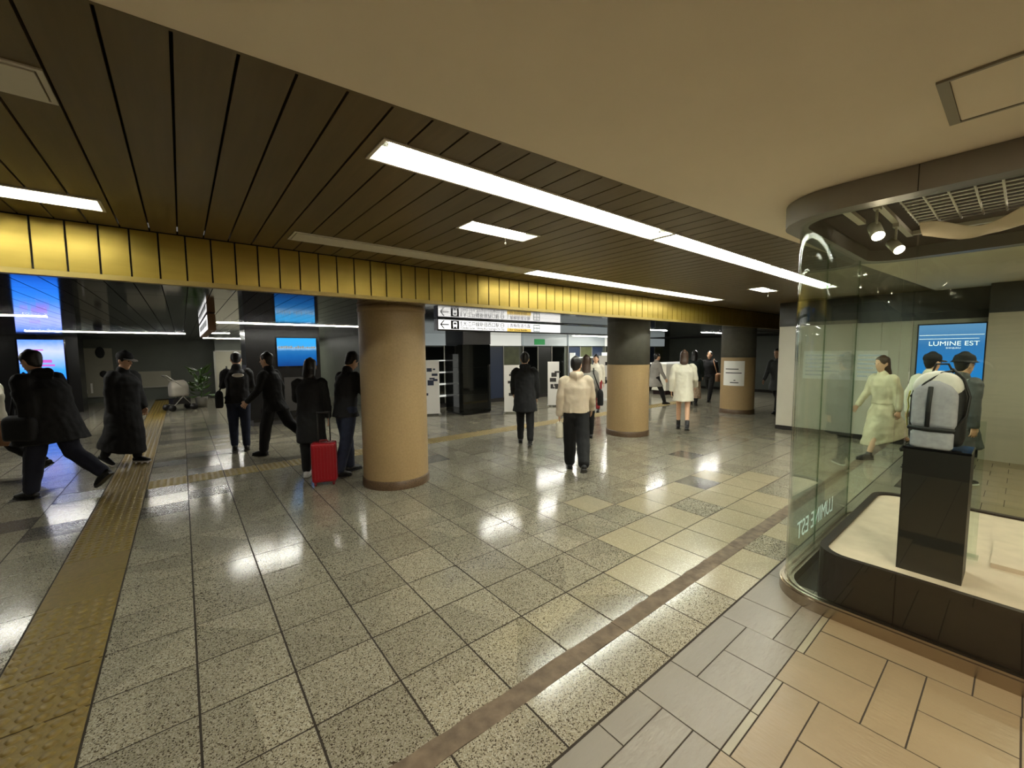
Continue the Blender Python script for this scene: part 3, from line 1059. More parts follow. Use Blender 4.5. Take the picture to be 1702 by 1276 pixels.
# ================================================================== BEHIND THE SHOWCASE
lb = empty("poster_lightbox", (9.56, 0.0, 0))
tag(lb, "blue backlit poster with white lettering beyond the showcase", "poster")
MB().box(0.0, 0.075, 0.372, 1.14, 0.50, 2.05).build("lightbox_case", "dark_grey_metal", lb)
MB().box(-0.004, 0.0, 0.39, 1.12, 0.52, 2.03).build("lit_face", "poster_blue", lb)
text("LUMINE EST", 0.10, (-0.0055, 1.0, 1.695), (0, -1, 0), (0, 0, 1), "sign_white", lb, "lettering", 0.0005, width=0.55)
text("SHINJUKU", 0.035, (-0.0055, 0.80, 1.645), (0, -1, 0), (0, 0, 1), "sign_white", lb, "small_lettering", 0.0005, width=0.16)
MB().box(-0.0065, -0.004, 0.40, 1.11, 1.86, 1.867).build("white_rule", "sign_white", lb)
MB().box(-0.0065, -0.004, 0.45, 1.11, 1.80, 1.807).build("white_rule", "sign_white", lb)
for k, (y0, y1, z0, z1) in enumerate(((2.0, 2.75, 1.08, 1.62), (1.5, 1.95, 1.08, 1.62))):
    e = empty("wall_notice", (9.638, 0, 0))
    tag(e, ["wide pale notice on the white hoarding beside the curved glass", "narrow pale notice on the white hoarding near the yellow dress"][k], "notice", "notices on the hoarding")
    MB().box(0.0, 0.005, y0, y1, z0, z1).build("sheet", "paper_white", e)
    for q in range(6):
        w_ = (0.9, 0.7, 0.85, 0.6, 0.8, 0.4)[q]
        MB().box(-0.0015, 0.0, y1 - 0.04 - (y1 - y0 - 0.08) * w_, y1 - 0.04, z1 - 0.10 - q * 0.075, z1 - 0.07 - q * 0.075).build("print_line", "sign_dim", e)

# ================================================================== SIGNS
sg_ = empty("hanging_sign", (0, 5.94, 0))
tag(sg_, "long white direction sign with a black arrow hung under the low ceiling", "sign")
Z0, Z1 = 2.03, 2.185
MB().box(3.24, 7.60, 0.0, 0.12, Z0 - 0.02, Z1 + 0.015).build("sign_box", "dark_grey_metal", sg_)
MB().box(3.255, 4.66, -0.004, 0.0, Z0, Z1).build("sign_face", "sign_white", sg_)
MB().box(4.664, 5.24, -0.004, 0.0, Z0 + 0.055, Z1).build("sign_face", "sign_white", sg_)
MB().box(4.664, 5.24, -0.004, 0.0, Z0, Z0 + 0.053).build("sign_face_yellow", "sign_yellow", sg_)
MB().box(5.244, 6.03, -0.004, 0.0, Z0, Z1).build("sign_face", "sign_white", sg_)
MB().box(6.034, 7.585, -0.004, 0.0, Z0, Z1).build("sign_face_dim", "sign_dim", sg_)
zc = (Z0 + Z1) / 2
m = MB()
yq = -0.006
def flat(poly):
    n = len(poly)
    m.add([(x, yq, z) for x, z in poly] + [(x, yq + 0.0015, z) for x, z in poly], [tuple(range(n)), tuple(range(2 * n - 1, n - 1, -1))] + [(k, n + k, n + (k + 1) % n, (k + 1) % n) for k in range(n)])
flat([(3.30, zc - 0.008), (3.445, zc - 0.008), (3.445, zc + 0.008), (3.30, zc + 0.008)])
flat([(3.285, zc), (3.345, zc - 0.066), (3.367, zc - 0.066), (3.307, zc)])
flat([(3.285, zc), (3.307, zc), (3.367, zc + 0.066), (3.345, zc + 0.066)])
m.build("arrow", "sign_black", sg_)
m = MB()
flat([(3.485, zc - 0.07), (3.64, zc - 0.07), (3.64, zc + 0.07), (3.485, zc + 0.07)])
m.build("train_pictogram", "sign_black", sg_)
m = MB()
yq = -0.008
flat([(3.522, zc - 0.032), (3.603, zc - 0.032), (3.603, zc + 0.042), (3.588, zc + 0.054), (3.537, zc + 0.054), (3.522, zc + 0.042)])
flat([(3.522, zc - 0.055), (3.535, zc - 0.055), (3.548, zc - 0.034), (3.535, zc - 0.034)])
flat([(3.590, zc - 0.055), (3.603, zc - 0.055), (3.590, zc - 0.034), (3.577, zc - 0.034)])
m.build("train_shape", "sign_white", sg_)
m = MB()
yq = -0.0095
flat([(3.537, zc + 0.008), (3.588, zc + 0.008), (3.588, zc + 0.035), (3.537, zc + 0.035)])
m.build("train_window", "sign_black", sg_)
TX = ((1, 0, 0), (0, 0, 1))
yb = -0.005
text("都", 0.042, (3.665, yb, zc + 0.025), *TX, "sign_black", sg_, "lettering", width=0.034)
text("営", 0.042, (3.665, yb, zc - 0.015), *TX, "sign_black", sg_, "lettering", width=0.034)
text("大江戸線新宿西口駅", 0.088, (3.715, yb, zc - 0.008), *TX, "sign_black", sg_, "lettering", width=0.76)
text("Oedo Line, Shinjuku-nishiguchi Sta.", 0.058, (3.672, yb, zc - 0.063), *TX, "sign_black", sg_, "lettering", width=0.93)
m = MB()
for k in range(20):
    a0, a1 = 2 * math.pi * k / 20, 2 * math.pi * (k + 1) / 20
    yq = -0.006
    flat([(4.548 + r * math.cos(a), zc + 0.024 + r * math.sin(a)) for r, a in ((0.042, a0), (0.042, a1), (0.034, a1), (0.034, a0))])
m.build("line_ring", "sign_black", sg_)
text("E01", 0.034, (4.522, yb, zc + 0.013), *TX, "sign_black", sg_, "lettering", width=0.052)
m = MB()
flat([(4.672, zc - 0.02), (4.68, zc - 0.02), (4.68, zc + 0.06), (4.672, zc + 0.06)])
m.build("divider", "sign_black", sg_)
text("青梅街道方面", 0.078, (4.72, yb, zc + 0.0), *TX, "sign_purple", sg_, "lettering", width=0.49)
text("for Ome-kaido", 0.052, (4.72, yb, zc - 0.066), *TX, "sign_black", sg_, "lettering", width=0.42)
m = MB()
flat([(5.30, zc - 0.072), (5.465, zc - 0.072), (5.465, zc + 0.062), (5.30, zc + 0.062)])
m.build("exit_pictogram", "sign_green", sg_)
m = MB()
yq = -0.008
flat([(5.312, zc + 0.004), (5.377, zc + 0.004), (5.377, zc + 0.05), (5.312, zc + 0.05)])
flat([(5.388, zc + 0.004), (5.453, zc + 0.004), (5.453, zc + 0.05), (5.388, zc + 0.05)])
flat([(5.312, zc - 0.06), (5.377, zc - 0.06), (5.377, zc - 0.008), (5.312, zc - 0.008)])
flat([(5.388, zc - 0.06), (5.453, zc - 0.06), (5.453, zc - 0.008), (5.388, zc - 0.008)])
m.build("exit_shape", "sign_white", sg_)

hs = empty("hanging_sign", (0.30, 0, 0))
tag(hs, "white lit sign hung end-on with a brown end near the strip lamp", "sign")
MB().box(0.0, 0.09, 6.9, 9.9, 1.98, 2.20).build("sign_box", "brown_end", hs)
MB().box(-0.004, 0.0, 6.93, 9.87, 1.995, 2.185).build("sign_face", "sign_white", hs)
for k in range(9):
    MB().box(-0.006, -0.004, 7.1 + k * 0.28, 7.26 + k * 0.28, 2.05, 2.14).build("print_block", "ink_black", hs)

# ================================================================== DISPLAY PILLARS
mat("pillar_black", (20, 20, 22), 0.25)
mat("pillar_grey", (60, 58, 56), 0.4)
dp = empty("display_pillar", (0, 0, 0))
tag(dp, "black rectangular pillar with a blue screen behind the suitcase", "pillar")
MB().box(1.12, 2.66, 10.85, 11.75, 0.16, HL).build("pillar_body", "pillar_black", dp)
MB().box(1.2, 2.6, 10.92, 11.7, 0.0, 0.16).build("pillar_foot", "pillar_grey", dp)
MB().box(1.11, 1.12, 10.87, 11.7, 0.2, 1.4).build("side_panel", "pillar_grey", dp)
MB().box(1.70, 2.61, 10.835, 10.85, 1.32, 2.06).build("bezel", "black_gloss", dp)
MB().box(1.735, 2.575, 10.83, 10.835, 1.365, 2.02).build("screen", "screen_blue", dp)
MB().box(1.85, 2.5, 10.835, 10.85, 0.3, 1.1).build("service_panel", "pillar_grey", dp)
# skyline in the screen
m = MB()
rk = random.Random(5)
for k in range(16):
    x0 = 1.76 + k * 0.05
    h = rk.uniform(0.02, 0.06)
    m.box(x0, x0 + 0.04, 10.828, 10.83, 1.78, 1.78 + h)
m.build("screen_picture", "sign_dim", dp)

dp2 = empty("display_pillar", (0, 0, 0))
tag(dp2, "dark pillar with a tall pale blue screen behind the walking man at the left edge", "pillar")
MB().box(-4.1, -2.32, 17.2, 18.0, 0.0, HL).build("pillar_body", "pillar_black", dp2)
MB().box(-3.5, -2.56, 17.17, 17.2, 0.5, 2.12).build("bezel", "black_gloss", dp2)
MB().box(-3.46, -2.60, 17.165, 17.17, 0.55, 2.1).build("screen", "screen_pale", dp2)
m = MB()
for (x0, z0, w_, h) in ((-3.35, 1.42, 0.14, 0.05), (-3.15, 1.46, 0.3, 0.08), (-3.05, 1.36, 0.25, 0.05), (-3.2, 1.8, 0.2, 0.03)):
    m.box(x0, x0 + w_, 17.162, 17.165, z0, z0 + h)
mat("screen_pink", (190, 90, 170), 0.5, emit=(190, 90, 190), estr=0.4)
m.build("screen_picture", "screen_pink", dp2)

# glossy black clad pillar in the middle distance
gp = empty("clad_pillar", (0, 0, 0))
tag(gp, "square pillar clad in glossy black glass under the arrow sign", "pillar")
for k, (x0, x1, y0, y1) in enumerate(((5.70, 6.55, 9.10, 9.13), (5.67, 5.70, 9.10, 10.0))):
    for z0, z1 in ((0.04, 0.55), (0.555, 1.25), (1.255, 1.85)):
        MB().box(x0, x1, y0, y1, z0, z1).build("cladding_panel", "black_glass", gp)
MB().box(5.70, 6.55, 9.13, 10.0, 0.0, HL).build("pillar_core", "black_matt", gp)
MB().box(5.69, 6.56, 9.095, 10.0, 1.86, HL).build("pillar_head", "dark_grey_metal", gp)

# ================================================================== SHOP UNITS ALONG THE BACK
mat("shop_dark", (30, 32, 28), 0.3)
mat("shop_olive", (70, 74, 48), 0.4, noise=0.3, nscale=3)
mat("shop_glow", (214, 214, 204), 0.5, emit=(230, 232, 226), estr=0.2)  # glow put into shelves, boards and counter top to brighten the far shops
mat("shop_blue", (40, 50, 70), 0.35)
mat("shop_frame", (150, 148, 138), 0.4, metal=0.5)
mat("shop_green", (30, 110, 60), 0.5, emit=(30, 120, 60), estr=0.3)
lab = ["shop unit with white shelves left of the black glass pillar", "dark shop window directly behind the person in the black coat", "shop window with a pale panel behind the hooded jacket",
       "shop unit with a glowing white counter beyond the grey topped column", "dark shop window behind the woman in the white coat", "furthest shop window by the distant column"]
for k in range(6):
    x0 = 4.75 + k * 2.25
    x1 = x0 + 2.15
    e = empty("shop_unit", (0, 10.98, 0))
    tag(e, lab[k], "shop window", "shop units along the back wall")
    MB().box(x0, x1, -0.10, 0.0, 1.86, HL).build("fascia_board", "shop_glow" if k in (1, 4) else "sign_dim", e)
    for q in range(3):
        w_ = (x1 - x0 - 0.08) / 3
        a0 = x0 + 0.04 + q * w_
        MB().box(a0 + 0.015, a0 + w_ - 0.015, -0.03, -0.01, 0.12, 1.82).build("window_pane", ["shop_dark", "shop_olive", "black_glass", "shop_blue"][(k + q * 2) % 4], e)
        MB().box(a0 - 0.015, a0 + 0.015, -0.05, 0.0, 0.0, 1.86).build("mullion", "shop_frame", e)
    MB().box(x0, x1, -0.06, 0.0, 0.0, 0.12).build("stall_riser", "dark_grey_metal", e)
    if k in (0, 3):
        for z in (0.35, 0.7, 1.05, 1.4):
            MB().box(x0 + 0.1, x1 - 0.1, -0.32, -0.06, z, z + 0.03).build("shelf", "shop_glow", e)
        MB().box(x0 + 0.1, x0 + 0.14, -0.32, -0.06, 0, 1.6).build("shelf_upright", "shop_glow", e)
        MB().box(x1 - 0.14, x1 - 0.1, -0.32, -0.06, 0, 1.6).build("shelf_upright", "shop_glow", e)
    if k in (1, 2):
        MB().box(x0 + 0.5, x0 + 1.0, -0.12, -0.1, 1.9, 2.1).build("shop_sign", "shop_green" if k == 2 else "shop_glow", e)


def a_board(x, y, rz, h, w_, label, pic=0):
    e = empty("poster_stand", (x, y, 0), rz)
    tag(e, label, "poster stand", "white poster stands")
    MB().box(-w_ / 2, w_ / 2, -0.02, 0.02, 0.04, h).build("board", "paper_white", e)
    for s in (-1, 1):
        MB().box(s * w_ / 2 - 0.03, s * w_ / 2 + 0.03, -0.16, 0.16, 0.0, 0.04).build("foot", "shop_frame", e)
    m = MB()
    rk = random.Random(pic)
    for k in range(7):
        a, b_ = rk.uniform(-w_ * 0.35, w_ * 0.2), rk.uniform(0.35, 0.85) * h
        m.box(a, a + rk.uniform(0.05, 0.2), -0.024, -0.02, b_, b_ + rk.uniform(0.03, 0.14))
    m.build("printed_picture", ["ink_black", "pillar_grey", "shop_blue"][pic % 3], e)
    return e


a_board(6.98, 8.55, math.radians(-38), 1.30, 0.62, "white poster stand between the black glass pillar and the black coat", 1)
a_board(5.05, 9.75, math.radians(-25), 1.45, 0.5, "white poster stand showing just past the full height column", 2)
a_board(8.7, 8.85, math.radians(-45), 1.35, 0.34, "narrow white poster stand left of the hooded jacket", 4)
a_board(11.2, 8.9, math.radians(-50), 1.5, 0.75, "white poster stand with a black drawing behind the red trousers", 3)
ct = empty("shop_counter", (14.9, 8.6, 0))
tag(ct, "long white counter with a dark plinth behind the woman in the white coat", "counter")
MB().box(-0.9, 0.9, -0.3, 0.3, 0.16, 1.15).build("counter_front", "hoarding_white", ct)
MB().box(-0.95, 0.95, -0.34, 0.34, 1.15, 1.2).build("counter_top", "shop_glow", ct)
MB().box(-0.86, 0.86, -0.26, 0.26, 0.0, 0.16).build("counter_plinth", "brown_lacquer", ct)

# far end of the passage: doors, notice board, plant, pushchair
d1 = struct("door_1", MB().box(1.0, 2.2, 19.1, 19.16, 0.02, 1.75), "pale_wall", "pale grey door panel beside the plant", "door")
MB().box(0.94, 1.0, 19.06, 19.2, 0, 1.8).build("door_frame", "shop_frame", d1)
MB().box(0.94, 2.26, 19.06, 19.2, 1.75, 1.8).build("door_frame", "shop_frame", d1)
MB().box(2.2, 2.26, 19.06, 19.2, 0, 1.8).build("door_frame", "shop_frame", d1)
MB().box(1.9, 2.05, 19.04, 19.1, 0.85, 0.9).build("door_handle", "steel", d1)
MB().box(1.0, 2.2, 19.16, 19.2, 0, HL).build("door_infill", "dark_wall", d1)
for k, (x0, x1, z0, z1, mt) in enumerate(((-5.6, -3.9, 0.25, 1.85, "pale_wall"), (-3.0, -1.9, 0.25, 1.9, "pale_wall"), (-1.4, -0.35, 0.5, 1.05, "pale_wall"))):
    e = empty("wall_board", (0, 20.19, 0))
    tag(e, ["pale board on the far wall near the screen pillar", "pale board with black marks beside the long black coat", "low pale panel at the end of the tactile band"][k], "board", "boards on the far wall")
    MB().box(x0, x1, -0.04, 0.0, z0, z1).build("board_face", mt, e)
    MB().box(x0 - 0.04, x1 + 0.04, -0.06, 0.0, z0 - 0.05, z0).build("board_ledge", "shop_frame", e)
    if k == 1:
        for q, (a, h) in enumerate(((0.12, 0.26), (0.30, 0.30), (0.36, 0.12), (0.50, 0.34))):
            MB().box(x0 + a, x0 + a + 0.05, -0.046, -0.041, z0 + 0.1, z0 + 0.1 + h).build("white_mark", "paper_white", e)
        MB().ellipsoid((x1 - 0.25, -0.05, 1.0), (0.1, 0.02, 0.12)).build("black_mark", "ink_black", e)
        MB().ellipsoid((x1 - 0.3, -0.05, 1.75), (0.12, 0.02, 0.2)).build("black_mark", "ink_black", e)
mat("leaf_green", (70, 100, 40), 0.5, noise=0.3, nscale=12)
mat("pot_grey", (120, 116, 104), 0.6)
pt = empty("potted_plant", (0.42, 16.2, 0))
tag(pt, "leafy green potted plant beside the pale door", "plant")
MB().lathe([(0, 0), (0.13, 0), (0.17, 0.32), (0.15, 0.32), (0.14, 0.28), (0, 0.28)], 0, 0, 20).build("pot", "pot_grey", pt)
rp = random.Random(2)
leafm = MB()
leafm.add([(0, 0, 0), (0.05, 0.04, 0.12), (0, 0.02, 0.32), (-0.05, 0.04, 0.12), (0, 0.0, 0.15)], [(0, 1, 4), (1, 2, 4), (2, 3, 4), (3, 0, 4)], True)
leaf_me = leafm.mesh("leaf")
leaf_me.materials.append(MAT["leaf_green"])
MB().tube([(0, 0, 0.26), (0.03, 0.02, 0.7), (0.0, 0.03, 1.15)], 0.016, n=6).build("stem", "leaf_green", pt)
for k in range(60):
    o = place("leaf", leaf_me, None, pt, (rp.gauss(0, 0.07), rp.gauss(0, 0.07), rp.uniform(0.35, 1.2)))
    o.rotation_euler = (rp.uniform(-1.7, -0.3), rp.uniform(-0.4, 0.4), rp.uniform(0, 6.28))
    s = rp.uniform(0.7, 1.3)
    o.scale = (s, s, s)
mat("cart_grey", (150, 144, 132), 0.6)
pc = empty("pushchair", (-0.12, 15.7, 0), math.radians(20))
tag(pc, "grey pushchair parked near the potted plant", "pushchair")
soft_box(0, 0.2, 0.22, 0.42, 0.9, 0.5).build("seat_shell", "cart_grey", pc)
MB().tube([(0.2, 0.18, 0.5), (-0.05, 0.18, 0.8), (-0.32, 0.18, 1.05), (-0.32, -0.18, 1.05), (-0.05, -0.18, 0.8), (0.2, -0.18, 0.5)], 0.012, n=8).build("push_handle", "shop_frame", pc)
for sx in (-0.25, 0.28):
    for sy in (-0.2, 0.2):
        MB().tube([(sx, sy - 0.02, 0.1), (sx, sy + 0.02, 0.1)], 0.095, n=16, cap=False).build("wheel", "black_matt", pc)
MB().tube([(-0.25, 0.2, 0.1), (0.1, 0.18, 0.5)], 0.012, n=8).tube([(-0.25, -0.2, 0.1), (0.1, -0.18, 0.5)], 0.012, n=8).tube([(0.28, 0.2, 0.1), (-0.1, 0.18, 0.6)], 0.012, n=8).tube([(0.28, -0.2, 0.1), (-0.1, -0.18, 0.6)], 0.012, n=8).build("chassis", "shop_frame", pc)
MB().box(-0.2, 0.22, -0.17, 0.17, 0.2, 0.36).build("basket", "black_matt", pc)

# ================================================================== RED SUITCASE
mat("suitcase_red", (148, 16, 28), 0.32, coat=0.3)
mat("suitcase_trim", (110, 12, 22), 0.4)
su = empty("suitcase", (1.34, 5.48, 0), math.radians(-20))
tag(su, "upright red ribbed hard shell suitcase with its handle pulled out", "suitcase")
def rr(w, d, r, n=5):
    p = []
    for cx, cy, a0 in ((w - r, d - r, 0), (-w + r, d - r, 90), (-w + r, -d + r, 180), (w - r, -d + r, 270)):
        for k in range(n + 1):
            a = math.radians(a0 + 90 * k / n)
            p.append((cx + r * math.cos(a), cy + r * math.sin(a)))
    return p
m = MB()
prof = [(0.9, 0.05), (0.985, 0.062), (1.0, 0.085), (1.0, 0.505), (0.985, 0.525), (0.9, 0.538)]
ring = rr(0.145, 0.10, 0.035)
n = len(ring)
vs, fs = [], []
for s, z in prof:
    vs += [(x * s, y * s, z) for x, y in ring]
for k in range(len(prof) - 1):
    for i in range(n):
        j = (i + 1) % n
        fs.append((k * n + i, k * n + j, (k + 1) * n + j, (k + 1) * n + i))
fs += [tuple(range(n - 1, -1, -1)), tuple(range((len(prof) - 1) * n, len(prof) * n))]
m.add(vs, fs, True)
m.build("shell", "suitcase_red", su)
for k in range(7):
    x = -0.108 + k * 0.036
    MB().box(x - 0.008, x + 0.008, -0.106, -0.098, 0.09, 0.5).build("rib", "suitcase_red", su)
for s in (-1, 1):
    MB().box(-0.151, 0.151, -0.006 + s * 0.0, 0.006, 0.06, 0.53).build("zip_seam", "suitcase_trim", su) if s == 1 else None
    MB().tube([(s * 0.07, 0.085, 0.5), (s * 0.07, 0.085, 0.90)], 0.008, n=8, cap=False).build("handle_tube", "dark_grey_metal", su)
MB().tube([(-0.075, 0.085, 0.905), (0.075, 0.085, 0.905)], 0.014, n=8).build("handle_grip", "black_matt", su)
MB().tube([(-0.05, 0, 0.54), (-0.04, 0, 0.565), (0.04, 0, 0.565), (0.05, 0, 0.54)], 0.009, n=8).build("top_grip", "suitcase_trim", su)
for sx in (-0.105, 0.105):
    for sy in (-0.065, 0.065):
        w_ = MB().tube([(sx - 0.012, sy, 0.024), (sx + 0.012, sy, 0.024)], 0.024, n=12, cap=False)
        w_.box(sx - 0.016, sx + 0.016, sy - 0.012, sy + 0.012, 0.026, 0.06)
        w_.build("wheel", "suitcase_trim", su)

# ================================================================== PEOPLE
mat("skin", (214, 170, 138), 0.55)
mat("hair_black", (22, 18, 16), 0.45)
mat("hair_brown", (62, 42, 28), 0.5)
mat("eye_dark", (18, 14, 12), 0.2)
mat("cloth_black", (10, 10, 11), 0.85, bump=0.2, bscale=90)
mat("cloth_charcoal", (21, 21, 24), 0.8, bump=0.2, bscale=90)
mat("cloth_navy", (20, 23, 40), 0.85, bump=0.2, bscale=90)
mat("cloth_jeans", (30, 38, 60), 0.8, noise=0.2, nscale=14, bump=0.2, bscale=120)
mat("cloth_beige", (204, 188, 164), 0.8, noise=0.06, nscale=9, bump=0.25, bscale=60)
mat("cloth_white", (226, 220, 200), 0.75, noise=0.05, nscale=9, bump=0.25, bscale=60)
mat("cloth_cream", (206, 196, 166), 0.8, noise=0.1, nscale=9, bump=0.25, bscale=60)
mat("cloth_grey", (140, 136, 128), 0.8, noise=0.06, nscale=9, bump=0.25, bscale=60)
mat("cloth_darkgrey", (74, 76, 76), 0.8, noise=0.06, nscale=9)
mat("cloth_green", (24, 38, 36), 0.8, noise=0.1, nscale=9)
mat("cloth_red", (128, 26, 26), 0.75, noise=0.1, nscale=9)
mat("cloth_floral", (170, 148, 124), 0.8, noise=0.4, nscale=24)
mat("cloth_tan", (176, 132, 98), 0.8)
mat("shoe_black", (16, 16, 17), 0.4)
mat("shoe_white", (226, 224, 220), 0.5)
mat("sole_white", (222, 220, 214), 0.6)
mat("paper_red", (170, 60, 50), 0.6)
TEXN = bpy.data.textures.new("cloth_folds", 'CLOUDS')
TEXN.noise_scale = 0.11
TEXN.noise_depth = 1


def fuse(mb, voxel, smooth=4, folds=0.0):
    """melt overlapping lofts into one continuous skin"""
    me = mb.mesh("fuse_tmp")
    o = bpy.data.objects.new("fuse_tmp", me)
    COL.objects.link(o)
    r = o.modifiers.new("r", 'REMESH')
    r.mode = 'VOXEL'
    r.voxel_size = voxel
    r.use_smooth_shade = True
    if smooth:
        s = o.modifiers.new("s", 'SMOOTH')
        s.iterations = smooth
        s.factor = 0.5
    if folds:
        d = o.modifiers.new("d", 'DISPLACE')
        d.texture = TEXN
        d.strength = folds
        d.mid_level = 0.5
    bpy.context.view_layer.update()
    dg = bpy.context.evaluated_depsgraph_get()
    out = bpy.data.meshes.new_from_object(o.evaluated_get(dg))
    bpy.data.objects.remove(o, do_unlink=True)
    bpy.data.meshes.remove(me)
    out.materials.clear()
    return out


def person(pos, heading, height, label, legs, feet=(0, 0), lean=4, head=(0, 0), arms=((-15, 15), (15, 15)), abd=9,
           top="cloth_black", top_hem=0.80, top_flare=0.02, bottom="cloth_black", skirt=None, skirt_hem=0.4, wide=0.0, shoe="shoe_black", sole=None, boots=0.0,
           hair="hair_black", hair_style="short", hat=None, bare_legs=False, hood=False, bulk=0.0, fine=True, group="people crossing the concourse"):
    """legs ((thigh, knee), (thigh, knee)) left then right, arms ((swing, elbow), ...) in degrees; faces +x before turning"""
    s = height / 1.75
    R = math.radians
    V = Vector
    lat = V((0, 1, 0))
    U = V((math.sin(R(lean)), 0, math.cos(R(lean))))
    F = V((math.cos(R(lean)), 0, -math.sin(R(lean))))
    hip = V((0, 0, 0.92 * s))
    J = {}
    low = 9
    for k, sd in ((0, 1), (1, -1)):
        th, kn = R(legs[k][0]), R(legs[k][1])
        h = hip + lat * (0.088 * s * sd)
        kne = h + V((math.sin(th), 0, -math.cos(th))) * (0.425 * s)
        sh = th - kn
        ank = kne + V((math.sin(sh), 0, -math.cos(sh))) * (0.405 * s)
        p = R(feet[k])
        fd = V((math.cos(p), 0, -math.sin(p)))
        fu = V((math.sin(p), 0, math.cos(p)))
        heel = ank - fd * (0.06 * s) - fu * (0.085 * s)
        toe = ank + fd * (0.185 * s) - fu * (0.085 * s)
        J[k] = (h, kne, ank, fd, fu)
        low = min(low, heel.z, toe.z)
    dz = V((0, 0, -low + 0.004))
    hip = hip + dz
    for k in J:
        J[k] = tuple(a + dz for a in J[k][:3]) + J[k][3:]
    wst, chs, nkb = hip + U * 0.12 * s, hip + U * 0.34 * s, hip + U * 0.515 * s
    hp = R(head[0])
    hy = R(head[1])
    HU = V((math.sin(R(lean) * 0.5 + hp), 0, math.cos(R(lean) * 0.5 + hp)))
    HF0 = V((HU.z, 0, -HU.x))
    HF = HF0 * math.cos(hy) + lat * math.sin(hy)
    HL_ = HU.cross(HF)
    hb = nkb + U * 0.055 * s + F * 0.018 * s          # chin level
    AR = {}
    for k, sd in ((0, 1), (1, -1)):
        sw, el = R(arms[k][0]), R(arms[k][1])
        ab = R(abd)
        sh = hip + U * 0.475 * s + lat * (0.168 * s * sd)
        ud = V((math.sin(sw) * math.cos(ab), sd * math.sin(ab), -math.cos(sw) * math.cos(ab)))
        elb = sh + ud * (0.285 * s)
        fdv = V((math.sin(sw + el) * math.cos(ab * 0.4), sd * math.sin(ab * 0.2), -math.cos(sw + el) * math.cos(ab * 0.4))).normalized()
        wr = elb + fdv * (0.25 * s)
        AR[k] = (sh, elb, wr, fdv, sd)
    root = empty("person", (pos[0], pos[1], 0), R(heading))
    tag(root, label, "person", group)
    # ---- body
    b = MB()
    b.tube([hip - U * 0.06 * s, hip + U * 0.02 * s, wst, hip + U * 0.25 * s, chs, hip + U * 0.44 * s, nkb], [q * s for q in (0.12, 0.15, 0.125, 0.135, 0.155, 0.13, 0.06)],
           [q * s for q in (0.09, 0.11, 0.095, 0.10, 0.112, 0.085, 0.055)], lat, 16)
    b.tube([nkb - U * 0.03 * s, nkb + U * 0.05 * s + F * 0.005, hb + HU * 0.06 * s - HF * 0.01 * s], [q * s for q in (0.062, 0.054, 0.052)], None, lat, 12)
    hs_ = [(0.0, .032, .034, .050), (.02, .048, .056, .034), (.05, .060, .076, .020), (.09, .068, .088, .008), (.13, .073, .096, .0), (.17, .073, .097, -.004), (.205, .060, .082, -.006), (.226, .036, .052, -.006)]
    b.tube([hb + HU * q[0] * s + HF * q[3] * s for q in hs_], [q[1] * s for q in hs_], [q[2] * s for q in hs_], HL_, 16)
    b.tube([hb + HU * .125 * s + HF * .088 * s, hb + HU * .085 * s + HF * .108 * s, hb + HU * .078 * s + HF * .094 * s], [q * s for q in (.010, .016, .014)], None, HL_, 8)
    b.tube([hb + HU * .048 * s + HF * .088 * s + HL_ * .02 * s, hb + HU * .048 * s + HF * .088 * s - HL_ * .02 * s], .010 * s, n=8)
    for sd in (-1, 1):
        c = hb + HU * .10 * s + HL_ * (.073 * s * sd) - HF * 0.004 * s
        b.tube([c - HU * .028 * s, c, c + HU * .028 * s], [q * s for q in (.010, .016, .014)], [q * s for q in (.012, .02, .018)], HL_, 8)
    for k in J:
        h, kne, ank, fd, fu = J[k]
        mid = (kne + ank) * 0.5
        b.tube([h + U * 0.02 * s, h * 0.6 + kne * 0.4, kne, kne * 0.65 + ank * 0.35 - V((0.006 * s, 0, 0)), ank], [q * s for q in (0.085, 0.070, 0.049, 0.049, 0.036)], None, lat, 12)
        b.tube([ank - fd * 0.035 * s - fu * 0.045 * s, ank + fd * 0.06 * s - fu * 0.05 * s, ank + fd * 0.15 * s - fu * 0.062 * s], [q * s for q in (0.032, 0.036, 0.036)], [q * s for q in (0.034, 0.03, 0.016)], lat, 10)
    for k in AR:
        sh, elb, wr, fdv, sd = AR[k]
        b.tube([sh, sh * 0.5 + elb * 0.5, elb, elb * 0.6 + wr * 0.4, wr], [q * s for q in (0.040, 0.042, 0.036, 0.035, 0.026)], None, None, 10)
        pal = (lat - fdv * lat.dot(fdv)).normalized()          # across the palm: thickness direction
        acr = fdv.cross(pal).normalized()
        if acr.x < 0:
            acr = -acr
        b.tube([wr, wr + fdv * 0.045 * s, wr + fdv * 0.085 * s], [q * s for q in (0.026, 0.040, 0.040)], [q * s for q in (0.02, 0.015, 0.013)], acr, 10)
        for q, ln in enumerate((0.070, 0.080, 0.075, 0.058)):
            o0 = wr + fdv * 0.085 * s + acr * ((0.032 - q * 0.0213) * s)
            sp = acr * (0.010 - q * 0.0068) * s
            cu = -pal * sd * 0.018 * s
            b.tube([o0 - fdv * 0.01 * s, o0 + fdv * ln * 0.45 * s + sp * 0.6 + cu * 0.3, o0 + fdv * ln * 0.85 * s + sp + cu * 1.3], [q2 * s for q2 in (0.0098, 0.009, 0.008)], None, None, 8)
        t0 = wr + fdv * 0.03 * s + acr * 0.034 * s
        b.tube([t0 - acr * 0.012 * s, t0 + fdv * 0.025 * s + acr * 0.022 * s - pal * sd * 0.006 * s, t0 + fdv * 0.055 * s + acr * 0.026 * s - pal * sd * 0.012 * s], [q2 * s for q2 in (0.013, 0.011, 0.009)], None, None, 8)
    place("body", fuse(b, 0.0085 if fine else 0.013, 3), "skin", root)
